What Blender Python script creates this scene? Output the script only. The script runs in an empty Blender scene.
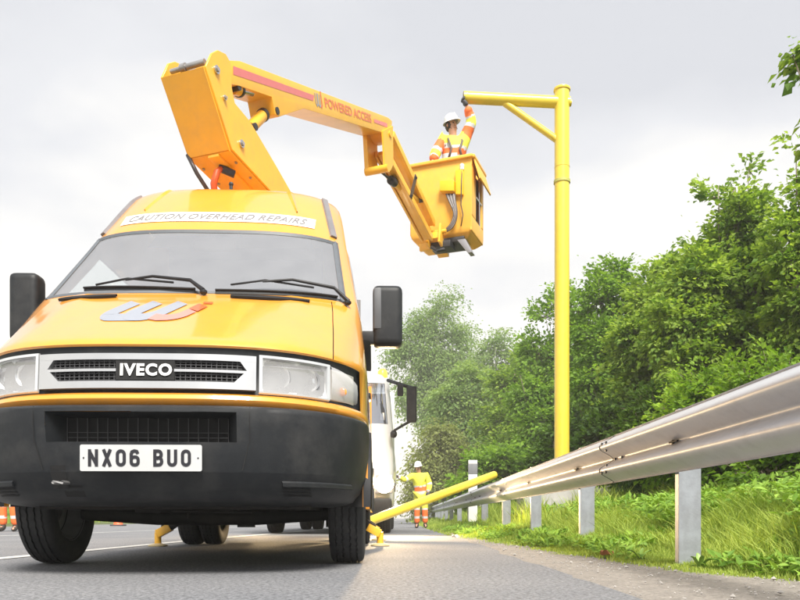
import bpy, bmesh, math, random
import numpy as np
from mathutils import Vector, Matrix
R = math.radians
random.seed(7)
S = bpy.context.scene
COL = S.collection

# ------------------------------------------------------------------ camera, sky, sun, exposure
cam = bpy.data.objects.new('camera', bpy.data.cameras.new('camera'))
COL.objects.link(cam)
cam.location = (0, 0, .27)
cam.rotation_euler = (R(90), 0, 0)
cam.data.sensor_width = 36
cam.data.lens = 33.08
cam.data.shift_x = -.0025
cam.data.shift_y = .2725
cam.data.clip_start = .05
cam.data.clip_end = 3000
S.camera = cam

SUN_EL, SUN_AZ = 50, 166          # azimuth: clockwise from +Y; the sun stands behind the camera
w = bpy.data.worlds.new("World"); S.world = w; w.use_nodes = True
nt = w.node_tree; nt.nodes.clear()
def N(t, **k):
    n = nt.nodes.new(t)
    for a, b in k.items(): setattr(n, a, b)
    return n
out = N('ShaderNodeOutputWorld')
sky = N('ShaderNodeTexSky', sky_type='NISHITA', sun_disc=False)
sky.sun_elevation = R(SUN_EL); sky.sun_rotation = R(SUN_AZ)
bg1 = N('ShaderNodeBackground'); bg1.inputs[1].default_value = .1
nt.links.new(sky.outputs[0], bg1.inputs[0])
tc = N('ShaderNodeTexCoord')
mp = N('ShaderNodeMapping'); mp.inputs['Scale'].default_value = (1.0, 1.0, 2.3); mp.inputs['Location'].default_value = (3.1, .4, .2)
nz = N('ShaderNodeTexNoise'); nz.inputs['Scale'].default_value = 2.3; nz.inputs['Detail'].default_value = 5; nz.inputs['Roughness'].default_value = .45
nt.links.new(tc.outputs['Generated'], mp.inputs[0]); nt.links.new(mp.outputs[0], nz.inputs[0])
sep = N('ShaderNodeSeparateXYZ'); nt.links.new(tc.outputs['Generated'], sep.inputs[0])
m1 = N('ShaderNodeMath', operation='MULTIPLY_ADD'); m1.inputs[1].default_value = .95; m1.inputs[2].default_value = -.19
nt.links.new(sep.outputs[2], m1.inputs[0])
m1b = N('ShaderNodeMath', operation='MULTIPLY_ADD'); m1b.inputs[1].default_value = .18
nt.links.new(sep.outputs[0], m1b.inputs[0]); nt.links.new(m1.outputs[0], m1b.inputs[2])
m2 = N('ShaderNodeMath', operation='ADD'); nt.links.new(nz.outputs[0], m2.inputs[0]); nt.links.new(m1b.outputs[0], m2.inputs[1])
rp = N('ShaderNodeValToRGB'); nt.links.new(m2.outputs[0], rp.inputs[0])
e = rp.color_ramp.elements
e[0].position = .40; e[0].color = (.97, .925, .83, 1)
e[1].position = .88; e[1].color = (.57, .58, .61, 1)
x = e.new(.56); x.color = (.86, .84, .80, 1)
x = e.new(.70); x.color = (.665, .67, .69, 1)
bg2 = N('ShaderNodeBackground'); bg2.inputs[1].default_value = .81
nt.links.new(rp.outputs[0], bg2.inputs[0])
mx = N('ShaderNodeMixShader'); mx.inputs[0].default_value = .93
nt.links.new(bg1.outputs[0], mx.inputs[1]); nt.links.new(bg2.outputs[0], mx.inputs[2])
nt.links.new(mx.outputs[0], out.inputs[0])

sl = bpy.data.lights.new('sun', 'SUN'); sl.energy = 4.7; sl.angle = R(22); sl.color = (1.0, .95, .86)
so = bpy.data.objects.new('sun', sl); COL.objects.link(so)
sd = Vector((math.sin(R(SUN_AZ))*math.cos(R(SUN_EL)), math.cos(R(SUN_AZ))*math.cos(R(SUN_EL)), math.sin(R(SUN_EL))))
so.rotation_euler = sd.to_track_quat('Z', 'Y').to_euler(); so.location = (0, 0, 30)

S.view_settings.view_transform = 'Standard'; S.view_settings.look = 'None'
S.view_settings.exposure = .75; S.view_settings.gamma = 1
S.render.engine = 'CYCLES'
S.cycles.max_bounces = 8; S.cycles.transparent_max_bounces = 12

# ------------------------------------------------------------------ materials
MATS = {}
def mat(name, col, rough=.5, metal=0, coat=0, var=0, vscale=8, bump=0, bscale=60, emit=None, estr=0, dirt=None, dirt_amt=0, dscale=3, detail=6, coatr=.05):
    if name in MATS: return MATS[name]
    m = bpy.data.materials.new(name); m.use_nodes = True; MATS[name] = m
    t = m.node_tree; p = t.nodes['Principled BSDF']; L = t.links.new
    p.inputs['Base Color'].default_value = (*col, 1); p.inputs['Roughness'].default_value = rough
    p.inputs['Metallic'].default_value = metal; p.inputs['Coat Weight'].default_value = coat
    p.inputs['Coat Roughness'].default_value = coatr
    if name in ('grey_plastic', 'dark_plastic', 'chassis_black'): p.inputs['Specular IOR Level'].default_value = .28
    if emit: p.inputs['Emission Color'].default_value = (*emit, 1); p.inputs['Emission Strength'].default_value = estr
    co = t.nodes.new('ShaderNodeTexCoord')
    last = None
    if var:
        n = t.nodes.new('ShaderNodeTexNoise'); n.inputs['Scale'].default_value = vscale; n.inputs['Detail'].default_value = detail
        n.inputs['Roughness'].default_value = .65
        L(co.outputs['Object'], n.inputs[0])
        r = t.nodes.new('ShaderNodeValToRGB'); L(n.outputs[0], r.inputs[0])
        r.color_ramp.elements[0].position = .3; r.color_ramp.elements[1].position = .7
        r.color_ramp.elements[0].color = (*[max(0, c*(1-var)) for c in col], 1)
        r.color_ramp.elements[1].color = (*[min(1, c*(1+var)) for c in col], 1)
        last = r.outputs[0]
        rr = t.nodes.new('ShaderNodeMapRange'); rr.inputs[3].default_value = max(.03, rough-.12*min(1, var*3)); rr.inputs[4].default_value = min(1, rough+.12*min(1, var*3))
        L(n.outputs[0], rr.inputs[0]); L(rr.outputs[0], p.inputs['Roughness'])
    if dirt:
        n2 = t.nodes.new('ShaderNodeTexNoise'); n2.inputs['Scale'].default_value = dscale; n2.inputs['Detail'].default_value = 9; n2.inputs['Roughness'].default_value = .7
        L(co.outputs['Object'], n2.inputs[0])
        r2 = t.nodes.new('ShaderNodeMapRange'); r2.inputs[1].default_value = .45; r2.inputs[2].default_value = .72; r2.inputs[4].default_value = dirt_amt
        L(n2.outputs[0], r2.inputs[0])
        mxx = t.nodes.new('ShaderNodeMix'); mxx.data_type = 'RGBA'
        L(r2.outputs[0], mxx.inputs[0])
        if last: L(last, mxx.inputs[6])
        else: mxx.inputs[6].default_value = (*col, 1)
        mxx.inputs[7].default_value = (*dirt, 1)
        last = mxx.outputs[2]
    if last: L(last, p.inputs['Base Color'])
    if bump:
        n = t.nodes.new('ShaderNodeTexNoise'); n.inputs['Scale'].default_value = bscale; n.inputs['Detail'].default_value = 4
        L(co.outputs['Object'], n.inputs[0])
        b = t.nodes.new('ShaderNodeBump'); b.inputs['Strength'].default_value = bump; b.inputs['Distance'].default_value = .01
        L(n.outputs[0], b.inputs['Height']); L(b.outputs[0], p.inputs['Normal'])
    return m

YEL = mat('van_paint', (.80, .325, .03), .34, coat=1, var=.04, vscale=5, dirt=(.42, .27, .10), dirt_amt=.26, dscale=16, coatr=.08)
BOOMY = mat('boom_paint', (.86, .46, .03), .42, coat=.35, var=.05, vscale=6, dirt=(.45, .28, .10), dirt_amt=.22, dscale=7, coatr=.2)
BASKY = mat('basket_plastic', (.86, .46, .06), .48, var=.05, vscale=9, dirt=(.48, .33, .15), dirt_amt=.25, dscale=10)
GANY = mat('gantry_paint', (.74, .57, .05), .38, coat=.3, var=.05, vscale=4, dirt=(.45, .36, .12), dirt_amt=.2, dscale=9)
PLAS = mat('grey_plastic', (.014, .016, .019), .48, var=.15, vscale=30, bump=.08, bscale=500, dirt=(.10, .095, .09), dirt_amt=.25, dscale=5)
PLAD = mat('dark_plastic', (.014, .015, .018), .5, var=.2)
BLK = mat('black_void', (.006, .006, .007), .8, var=.2)
RUB = mat('tyre_rubber', (.022, .023, .026), .75, var=.25, vscale=40, bump=.25, bscale=220, dirt=(.07, .066, .06), dirt_amt=.35, dscale=12)
CHR = mat('satin_chrome', (.60, .61, .63), .28, metal=.85, var=.03)
MIR = mat('reflector', (.9, .9, .92), .12, metal=1, var=.02)
BUCK = mat('lamp_bucket', (.90, .91, .92), .3, metal=.15, var=.03)
STEEL = mat('wheel_steel', (.40, .40, .41), .42, metal=.6, var=.15, dirt=(.12, .1, .08), dirt_amt=.5)
WHT = mat('white_paint', (.78, .78, .77), .4, coat=.4, var=.03, dirt=(.5, .47, .42), dirt_amt=.2, dscale=4)
PLATE = mat('plate_white', (.46, .47, .48), .35, coat=.3, var=.04, vscale=14)
BLKP = mat('black_print', (.008, .008, .014), .5, var=.1)
LETW = mat('badge_white', (.80, .80, .80), .3, coat=.5, var=.02)
SIGNW = mat('sign_vinyl', (.80, .78, .72), .5, var=.04)
SIGNG = mat('sign_letters', (.20, .19, .20), .5, var=.1)
LOGG = mat('logo_grey', (.27, .29, .34), .4, coat=.5, var=.03)
LOGR = mat('logo_red', (.66, .10, .02), .4, coat=.5, var=.03)
LOGP = mat('logo_pink', (.66, .22, .18), .4, coat=.5, var=.03)
RSTR = mat('red_stripe', (.62, .17, .17), .45, var=.05, vscale=12)
ORT = mat('orange_letters', (.70, .18, .10), .45, var=.05)
HYD = mat('hydraulic_rod', (.55, .55, .56), .2, metal=.9, var=.03)
DST = mat('dark_steel', (.05, .05, .055), .45, metal=.5, var=.2)
CHAS = mat('chassis_black', (.016, .015, .015), .7, var=.4, vscale=15, dirt=(.05, .035, .025), dirt_amt=.5)
HOSE = mat('rubber_hose', (.05, .042, .045), .4, var=.3)
HOSEL = mat('grey_cable', (.30, .27, .26), .4, var=.2)
REDH = mat('red_strap', (.55, .09, .02), .5, var=.12, vscale=20)
SEATM = mat('seat_cloth', (.10, .105, .115), .85, var=.15)
DASH = mat('dashboard_grey', (.11, .11, .12), .6, var=.1)
AMB = mat('amber_lens', (.85, .30, .04), .15, coat=1, var=.05)
GALV = mat('galvanised_post', (.30, .32, .36), .5, metal=.35, var=.12, vscale=14, bump=.06, bscale=90, dirt=(.14, .13, .12), dirt_amt=.4, dscale=9)
CONC = mat('concrete', (.42, .41, .40), .85, var=.12, vscale=9, bump=.3, bscale=70, dirt=(.22, .21, .18), dirt_amt=.4)
HVY = mat('hivis_yellow', (.80, .78, .07), .7, var=.08, vscale=25, bump=.3, bscale=40)
HVO = mat('hivis_orange', (.86, .17, .035), .7, var=.08, vscale=25, bump=.3, bscale=40)
HVR = mat('reflective_tape', (.60, .61, .62), .35, var=.1, vscale=30)
SKIN = mat('skin', (.56, .30, .21), .55, var=.08, vscale=30)
GLOV = mat('work_gloves', (.055, .055, .065), .7, var=.25, vscale=40)
HELM = mat('helmet_shell', (.76, .77, .77), .3, coat=.4, var=.03)
HAIR = mat('hair', (.05, .035, .025), .7, var=.2)
BOOT = mat('work_boots', (.03, .025, .02), .7, var=.3)
CONEO = mat('cone_orange', (.82, .13, .035), .5, var=.08)
CONEB = mat('cone_base', (.05, .05, .055), .8, var=.25)
BARK = mat('bark', (.16, .13, .10), .9, var=.3, vscale=14, bump=.5, bscale=40)
BARKB = mat('birch_bark', (.42, .40, .37), .85, var=.4, vscale=9, bump=.3, bscale=30)
LINE = mat('line_paint', (.62, .62, .60), .7, var=.18, vscale=18, dirt=(.2, .2, .2), dirt_amt=.75, dscale=20)
STONE = mat('loose_stone', (.33, .31, .29), .85, var=.35, vscale=25)

def glass(name, tint, transp, refl_rough=.03, haze=.0, hcol=(.6, .6, .62), refl=.5):
    m = bpy.data.materials.new(name); m.use_nodes = True; MATS[name] = m
    t = m.node_tree; t.nodes.clear(); L = t.links.new
    o = t.nodes.new('ShaderNodeOutputMaterial')
    tr = t.nodes.new('ShaderNodeBsdfTransparent'); tr.inputs[0].default_value = (*tint, 1)
    gl = t.nodes.new('ShaderNodeBsdfGlossy'); gl.inputs['Roughness'].default_value = refl_rough; gl.inputs[0].default_value = (.95, .96, 1, 1)
    df = t.nodes.new('ShaderNodeBsdfDiffuse'); df.inputs[0].default_value = (*hcol, 1)
    no = t.nodes.new('ShaderNodeTexNoise'); no.inputs['Scale'].default_value = 7; no.inputs['Detail'].default_value = 8
    tcc = t.nodes.new('ShaderNodeTexCoord'); L(tcc.outputs['Object'], no.inputs[0])
    mr = t.nodes.new('ShaderNodeMapRange'); mr.inputs[3].default_value = haze*.75; mr.inputs[4].default_value = haze*1.25; L(no.outputs[0], mr.inputs[0])
    a = t.nodes.new('ShaderNodeMixShader'); a.inputs[0].default_value = refl
    L(tr.outputs[0], a.inputs[1]); L(gl.outputs[0], a.inputs[2])
    b = t.nodes.new('ShaderNodeMixShader'); L(mr.outputs[0], b.inputs[0]); L(a.outputs[0], b.inputs[1]); L(df.outputs[0], b.inputs[2])
    L(b.outputs[0], o.inputs[0])
    return m
WIN = glass('windscreen_glass', (.82, .86, .86), 1, .06, .20, (.55, .56, .58), .42)
SIDEG = glass('side_glass', (.75, .80, .78), 1, .02, .03, refl=.14)
LENS = glass('headlight_lens', (.97, .98, .98), 1, .04, .26, (.9, .9, .91), .14)

def leafmat(name, c0, c1, trans=.48):
    m = bpy.data.materials.new(name); m.use_nodes = True; MATS[name] = m
    t = m.node_tree; t.nodes.clear(); L = t.links.new
    o = t.nodes.new('ShaderNodeOutputMaterial')
    at = t.nodes.new('ShaderNodeAttribute'); at.attribute_name = 'tint'
    r = t.nodes.new('ShaderNodeValToRGB'); L(at.outputs['Fac'], r.inputs[0])
    r.color_ramp.elements[0].color = (*c0, 1); r.color_ramp.elements[1].color = (*c1, 1)
    p = t.nodes.new('ShaderNodeBsdfPrincipled'); p.inputs['Roughness'].default_value = .62; p.inputs['Specular IOR Level'].default_value = .3
    L(r.outputs[0], p.inputs['Base Color'])
    tl = t.nodes.new('ShaderNodeBsdfTranslucent')
    br = t.nodes.new('ShaderNodeMix'); br.data_type = 'RGBA'; br.blend_type = 'MULTIPLY'; br.inputs[0].default_value = 1
    L(r.outputs[0], br.inputs[6]); br.inputs[7].default_value = (1.5, 1.5, .7, 1)
    L(br.outputs[2], tl.inputs[0])
    a = t.nodes.new('ShaderNodeMixShader'); a.inputs[0].default_value = trans
    L(p.outputs[0], a.inputs[1]); L(tl.outputs[0], a.inputs[2]); L(a.outputs[0], o.inputs[0])
    return m
LEAF_MAPLE = leafmat('maple_leaves', (.10, .20, .025), (.36, .48, .09))
LEAF_BIRCH = leafmat('birch_leaves', (.15, .25, .08), (.32, .43, .16))
LEAF_BUSH = leafmat('bush_leaves', (.09, .18, .02), (.26, .42, .06))
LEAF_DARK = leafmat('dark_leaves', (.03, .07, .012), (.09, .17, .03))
LEAF_RUST = leafmat('willow_leaves', (.15, .19, .06), (.34, .38, .14))
GRASSM = leafmat('grass_blades', (.15, .26, .03), (.42, .50, .10), .3)
WEEDM = leafmat('weed_leaves', (.12, .24, .03), (.30, .46, .07), .3)

# ------------------------------------------------------------------ mesh builder
class MB:
    def __init__(s): s.v = []; s.f = []; s.m = []; s.cur = 0
    def add(s, vs, fs):
        k = len(s.v); s.v += [tuple(p) for p in vs]
        for f in fs: s.f.append(tuple(i+k for i in f)); s.m.append(s.cur)
        return s
    def box(s, lo, hi, M=None):
        x0, y0, z0 = lo; x1, y1, z1 = hi
        vs = [(x0,y0,z0),(x1,y0,z0),(x1,y1,z0),(x0,y1,z0),(x0,y0,z1),(x1,y0,z1),(x1,y1,z1),(x0,y1,z1)]
        if M is not None: vs = [tuple(M @ Vector(p)) for p in vs]
        return s.add(vs, [(0,3,2,1),(4,5,6,7),(0,1,5,4),(1,2,6,5),(2,3,7,6),(3,0,4,7)])
    def bar(s, a, b, w, h, up=(0,0,1)):
        a = Vector(a); b = Vector(b); d = (b-a).normalized(); u = Vector(up)
        x = d.cross(u).normalized(); u = x.cross(d).normalized()
        vs = []
        for p in (a, b):
            for i, j in ((-1,-1),(1,-1),(1,1),(-1,1)): vs.append(p+x*i*w/2+u*j*h/2)
        return s.add(vs, [(0,1,2,3),(7,6,5,4),(0,4,5,1),(1,5,6,2),(2,6,7,3),(3,7,4,0)])
    def tube(s, pts, r, n=10, caps=True):
        pts = [Vector(p) for p in pts]; rs = r if isinstance(r, (list, tuple)) else [r]*len(pts)
        vs = []; px = None
        for i, p in enumerate(pts):
            d = (pts[min(i+1, len(pts)-1)]-pts[max(i-1, 0)]).normalized()
            if px is None:
                px = d.cross(Vector((0,0,1)) if abs(d.z) < .9 else Vector((1,0,0))).normalized()
            else: px = (px-d*px.dot(d)).normalized()
            q = d.cross(px)
            for k in range(n):
                a = 2*math.pi*k/n; vs.append(p+(px*math.cos(a)+q*math.sin(a))*rs[i])
        fs = [(i*n+k, i*n+(k+1)%n, (i+1)*n+(k+1)%n, (i+1)*n+k) for i in range(len(pts)-1) for k in range(n)]
        if caps: fs += [tuple(range(n))[::-1], tuple((len(pts)-1)*n+k for k in range(n))]
        return s.add(vs, fs)
    def prism(s, poly, vec, hole=None):
        vec = Vector(vec); a = [Vector(p) for p in poly]; n = len(a)
        fs = [tuple(range(n)), tuple(range(2*n-1, n-1, -1))] + [(i, n+i, n+(i+1)%n, (i+1)%n) for i in range(n)]
        return s.add(a+[p+vec for p in a], fs)
    def grid(s, rows, skip=None, flip=False):
        nr = len(rows); nc = len(rows[0]); fs = []
        for i in range(nr-1):
            for j in range(nc-1):
                if skip and skip(i, j): continue
                f = (i*nc+j, i*nc+j+1, (i+1)*nc+j+1, (i+1)*nc+j)
                fs.append(f[::-1] if flip else f)
        return s.add([p for r in rows for p in r], fs)
    def lathe(s, prof, c, axis='X', n=48):      # profile: (along axis, radius)
        c = Vector(c); vs = []
        for a, r in prof:
            for k in range(n):
                t = 2*math.pi*k/n; u, v = r*math.cos(t), r*math.sin(t)
                vs.append(c+(Vector((a,u,v)) if axis == 'X' else Vector((u,a,v)) if axis == 'Y' else Vector((u,v,a))))
        m = len(prof)
        return s.add(vs, [(i*n+k, i*n+(k+1)%n, (i+1)*n+(k+1)%n, (i+1)*n+k) for i in range(m-1) for k in range(n)])
    def blob(s, c, r, n=12, M=None):
        rx, ry, rz = r if isinstance(r, (tuple, list)) else (r, r, r); vs = []
        m = n//2
        for i in range(m+1):
            p = math.pi*i/m
            for k in range(n):
                t = 2*math.pi*k/n
                q = Vector((rx*math.sin(p)*math.cos(t), ry*math.sin(p)*math.sin(t), rz*math.cos(p)))
                if M is not None: q = M @ q
                vs.append(Vector(c)+q)
        return s.add(vs, [(i*n+k, (i+1)*n+k, (i+1)*n+(k+1)%n, i*n+(k+1)%n) for i in range(m) for k in range(n)])

ORG = {}
def root_org(p):
    return ORG.get(p.name, Vector((0,0,0))) if p is not None else Vector((0,0,0))
XF = None
def obj(name, mb, m, parent=None, bevel=0, seg=2, smooth=40, base=None, weld=False):
    me = bpy.data.meshes.new(name)
    if XF is not None: mb.v = [tuple(XF @ Vector(p)) for p in mb.v]
    org = root_org(parent) if parent is not None else Vector(base or (0,0,0))
    me.from_pydata([tuple(Vector(p)-org) for p in mb.v], [], mb.f)
    for x in (m if isinstance(m, (list, tuple)) else [m]): me.materials.append(x)
    if isinstance(m, (list, tuple)):
        me.polygons.foreach_set('material_index', mb.m)
    bm = bmesh.new(); bm.from_mesh(me)
    if weld: bmesh.ops.remove_doubles(bm, verts=bm.verts, dist=1e-4)
    bmesh.ops.recalc_face_normals(bm, faces=bm.faces)
    if bevel:
        es = [e for e in bm.edges if len(e.link_faces) == 2 and e.calc_face_angle(0) > R(25)]
        bmesh.ops.bevel(bm, geom=es, offset=bevel, segments=seg, affect='EDGES', profile=.6, clamp_overlap=True)
    bm.to_mesh(me); bm.free()
    me.shade_smooth()
    if smooth < 180: me.set_sharp_from_angle(angle=R(smooth))
    o = bpy.data.objects.new(name, me); COL.objects.link(o)
    if parent is not None: o.parent = parent
    else: o.location = org
    ORG[o.name] = org
    return o
def tag(o, label=None, cat=None, group=None, kind=None):
    if label: o['label'] = label
    if cat: o['category'] = cat
    if group: o['group'] = group
    if kind: o['kind'] = kind
    return o
def thing(name, loc, label, cat, group=None):
    o = bpy.data.objects.new(name, None); COL.objects.link(o); o.location = loc; o.empty_display_size = .2
    ORG[o.name] = Vector(loc)
    return tag(o, label, cat, group)
def copy_tree(o, parent=None):
    c = o.copy(); COL.objects.link(c); c.parent = parent
    for ch in list(o.children): copy_tree(ch, c)
    return c
def rawobj(name, V, F, m, parent=None, tint=None, smooth=False, base=(0,0,0)):
    """V: (n,3) array, F: (k,3|4) array"""
    org = np.array(root_org(parent) if parent is not None else base, dtype=np.float64)
    me = bpy.data.meshes.new(name); V = (V-org).astype(np.float32); k = F.shape[1]
    me.vertices.add(len(V)); me.vertices.foreach_set('co', V.ravel())
    me.loops.add(F.size); me.loops.foreach_set('vertex_index', F.astype(np.int32).ravel())
    me.polygons.add(len(F)); me.polygons.foreach_set('loop_start', np.arange(0, F.size, k, dtype=np.int32))
    me.update(calc_edges=True); me.materials.append(m)
    if tint is not None:
        a = me.attributes.new('tint', 'FLOAT', 'FACE'); a.data.foreach_set('value', tint.astype(np.float32))
    if smooth: me.shade_smooth()
    else: me.shade_flat()
    o = bpy.data.objects.new(name, me); COL.objects.link(o)
    if parent is not None: o.parent = parent
    else: o.location = base
    ORG[o.name] = Vector(org)
    return o

# flat lettering: glyph meshes, mapped onto a surface by fn(u, v) -> world point
def text_flat(body, height=1, bold=0, shear=0, xs=1, space=1):
    cu = bpy.data.curves.new('t', 'FONT'); cu.body = body; cu.size = 1; cu.offset = bold; cu.shear = shear; cu.space_character = space
    cu.align_x = 'CENTER'; cu.resolution_u = 3
    o = bpy.data.objects.new('t', cu); COL.objects.link(o)
    dg = bpy.context.evaluated_depsgraph_get(); me = bpy.data.meshes.new_from_object(o.evaluated_get(dg))
    v = [Vector(p.co) for p in me.vertices]; f = [tuple(p.vertices) for p in me.polygons]
    bpy.data.objects.remove(o); bpy.data.curves.remove(cu)
    x0 = min(p.x for p in v); x1 = max(p.x for p in v); y0 = min(p.y for p in v); y1 = max(p.y for p in v)
    k = height/(y1-y0)
    return [((p.x-(x0+x1)/2)*k*xs, (p.y-(y0+y1)/2)*k) for p in v], f, (x1-x0)*k*xs
def decal(name, body, width, height, fn, m, parent, bold=0, shear=0, space=1, thick=0):
    v, f, wd = text_flat(body, height, bold, shear, 1, space)
    k = width/wd; mb = MB(); mb.add([fn(p[0]*k, p[1]) for p in v], f)
    if XF is not None: mb.v = [tuple(XF @ Vector(p)) for p in mb.v]
    me = bpy.data.meshes.new(name); org = root_org(parent)
    me.from_pydata([tuple(Vector(p)-org) for p in mb.v], [], mb.f); me.materials.append(m)
    o = bpy.data.objects.new(name, me); COL.objects.link(o); o.parent = parent; ORG[o.name] = org; o['kind'] = 'stuff'
    return o
def ribbon(pts, w, closed=False):
    """2-D stroke with mitred corners -> (verts, faces)"""
    q_ = [pts[0]]
    for p in pts[1:]:
        if math.hypot(p[0]-q_[-1][0], p[1]-q_[-1][1]) > 1e-4: q_.append(p)
    if closed and math.hypot(q_[0][0]-q_[-1][0], q_[0][1]-q_[-1][1]) < 1e-4: q_.pop()
    pts = q_; n = len(pts); P = [Vector((*p, 0)) for p in pts]; vs = []
    for i in range(n):
        a = P[(i-1) % n] if (closed or i > 0) else None; b = P[(i+1) % n] if (closed or i < n-1) else None
        d1 = (P[i]-a).normalized() if a is not None else (b-P[i]).normalized()
        d2 = (b-P[i]).normalized() if b is not None else d1
        t = (d1+d2).normalized(); nn = Vector((-t.y, t.x, 0)); c = max(.45, nn.dot(Vector((-d1.y, d1.x, 0))))
        vs += [P[i]+nn*w/2/c, P[i]-nn*w/2/c]
    fs = [(2*i, 2*i+1, 2*((i+1) % n)+1, 2*((i+1) % n)) for i in range(n if closed else n-1)]
    return [(p.x, p.y) for p in vs], fs
def rrect(x0, y0, x1, y1, r, k=4):
    o = []
    for cx, cy, a in ((x1-r, y1-r, 0), (x0+r, y1-r, 90), (x0+r, y0+r, 180), (x1-r, y0+r, 270)):
        for i in range(k+1):
            t = R(a+90*i/k); o.append((cx+r*math.cos(t), cy+r*math.sin(t)))
    return o

# ------------------------------------------------------------------ ground, road, verge
def interp(x, xs, ys): return float(np.interp(x, xs, ys))
EY = [0, 2.0, 3.05, 3.7, 4.7, 6.5, 8.3, 12.4, 20, 60, 200]
EX = [2.1, 1.85, 1.62, 1.40, 1.27, 1.12, .98, .75, .70, .70, .70]
def H(x, y):
    """height of the right-hand verge (arrays welcome)"""
    x = np.asarray(x, float); y = np.asarray(y, float)
    d = x-np.interp(y, EY, EX)
    h = .012+np.clip(d/.5, 0, 1)**1.2*.075
    h = h+np.clip(x-1.7, 0, 3.2)*.17+np.clip(x-4.9, 0, 10)*.10
    h = h+.02*np.sin(x*3.1+y*1.7)*np.clip(d, 0, 1)+.05*np.sin(x*.9+y*.45)*np.clip((x-2)/3, 0, 1)
    return h
asph = bpy.data.materials.new('asphalt'); asph.use_nodes = True
t = asph.node_tree; p = t.nodes['Principled BSDF']; L = t.links.new
co = t.nodes.new('ShaderNodeTexCoord')
n1 = t.nodes.new('ShaderNodeTexNoise'); n1.inputs['Scale'].default_value = 52; n1.inputs['Detail'].default_value = 3; n1.inputs['Roughness'].default_value = .8
n2 = t.nodes.new('ShaderNodeTexNoise'); n2.inputs['Scale'].default_value = .9; n2.inputs['Detail'].default_value = 6
n3 = t.nodes.new('ShaderNodeTexVoronoi'); n3.inputs['Scale'].default_value = 48
n4 = t.nodes.new('ShaderNodeTexNoise'); n4.inputs['Scale'].default_value = 14; n4.inputs['Detail'].default_value = 5
for n in (n1, n2, n3, n4): L(co.outputs['Object'], n.inputs[0])
r1 = t.nodes.new('ShaderNodeValToRGB'); L(n1.outputs[0], r1.inputs[0])
r1.color_ramp.elements[0].position = .36; r1.color_ramp.elements[0].color = (.085, .088, .097, 1)
r1.color_ramp.elements[1].position = .66; r1.color_ramp.elements[1].color = (.30, .305, .325, 1)
sp = t.nodes.new('ShaderNodeMapRange'); sp.inputs[1].default_value = .10; sp.inputs[2].default_value = .22; sp.inputs[3].default_value = .9; sp.inputs[4].default_value = 0
L(n3.outputs['Distance'], sp.inputs[0])
cr = t.nodes.new('ShaderNodeMath'); cr.operation = 'MULTIPLY'; L(sp.outputs[0], cr.inputs[0])
ss = t.nodes.new('ShaderNodeSeparateColor'); L(n3.outputs['Color'], ss.inputs[0])
gt = t.nodes.new('ShaderNodeMath'); gt.operation = 'GREATER_THAN'; gt.inputs[1].default_value = .72; L(ss.outputs[0], gt.inputs[0]); L(gt.outputs[0], cr.inputs[1])
mA = t.nodes.new('ShaderNodeMix'); mA.data_type = 'RGBA'; L(cr.outputs[0], mA.inputs[0]); L(r1.outputs[0], mA.inputs[6]); mA.inputs[7].default_value = (.36, .35, .34, 1)
mB = t.nodes.new('ShaderNodeMix'); mB.data_type = 'RGBA'; mB.blend_type = 'MULTIPLY'; mB.inputs[0].default_value = 1
r2 = t.nodes.new('ShaderNodeValToRGB'); L(n2.outputs[0], r2.inputs[0]); r2.color_ramp.elements[0].position = .3; r2.color_ramp.elements[0].color = (.82, .83, .85, 1); r2.color_ramp.elements[1].position = .7; r2.color_ramp.elements[1].color = (1.12, 1.10, 1.07, 1)
L(mA.outputs[2], mB.inputs[6]); L(r2.outputs[0], mB.inputs[7])
L(mB.outputs[2], p.inputs['Base Color']); p.inputs['Roughness'].default_value = .78
bp = t.nodes.new('ShaderNodeBump'); bp.inputs['Strength'].default_value = .9; bp.inputs['Distance'].default_value = .010
ad = t.nodes.new('ShaderNodeMath'); ad.operation = 'ADD'; L(n1.outputs[0], ad.inputs[0]); L(n4.outputs[0], ad.inputs[1]); L(ad.outputs[0], bp.inputs['Height']); L(bp.outputs[0], p.inputs['Normal'])
GRAVEL = mat('gravel_dirt', (.27, .245, .22), .9, var=.35, vscale=60, bump=.9, bscale=120, dirt=(.14, .13, .12), dirt_amt=.6, dscale=9)
SOIL = mat('grass_soil', (.085, .115, .03), .95, var=.4, vscale=6, bump=.5, bscale=30, dirt=(.12, .10, .06), dirt_amt=.6, dscale=4)

mb = MB(); mb.box((-410, -410, -.6), (410, 410, -.05)); g = obj('ground', mb, SOIL); tag(g, kind='structure')
mb = MB(); ys = [-30, 0, 10, 30, 60, 120, 400]
mb.grid([[(-12.5, y, 0), (-6, y, 0), (.80, y, 0)] for y in ys]); g = obj('road', mb, asph); tag(g, kind='structure')
# gravelly edge strip between the tarmac and the grass
mb = MB(); rows = []
yy = [-4+i*.15 for i in range(160)]+[20+i*3 for i in range(60)]
rng = np.random.default_rng(3)
for y in yy:
    e_ = .76+.025*math.sin(y*2.1)+.02*math.sin(y*5.3)+rng.normal(0, .006); ee = interp(y, EY, EX)+.35
    r_ = []
    for k in range(15):
        f_ = k/14; xx = e_+(max(ee, e_+.2)-e_)*f_
        r_.append((xx, y, (-.004 if k == 0 else .003+.008*min(1, f_*2)+rng.uniform(-.001, .002)))) 
    rows.append(r_)
mb.grid(rows); g = obj('gravel_strip', mb, GRAVEL); tag(g, kind='structure')
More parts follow.
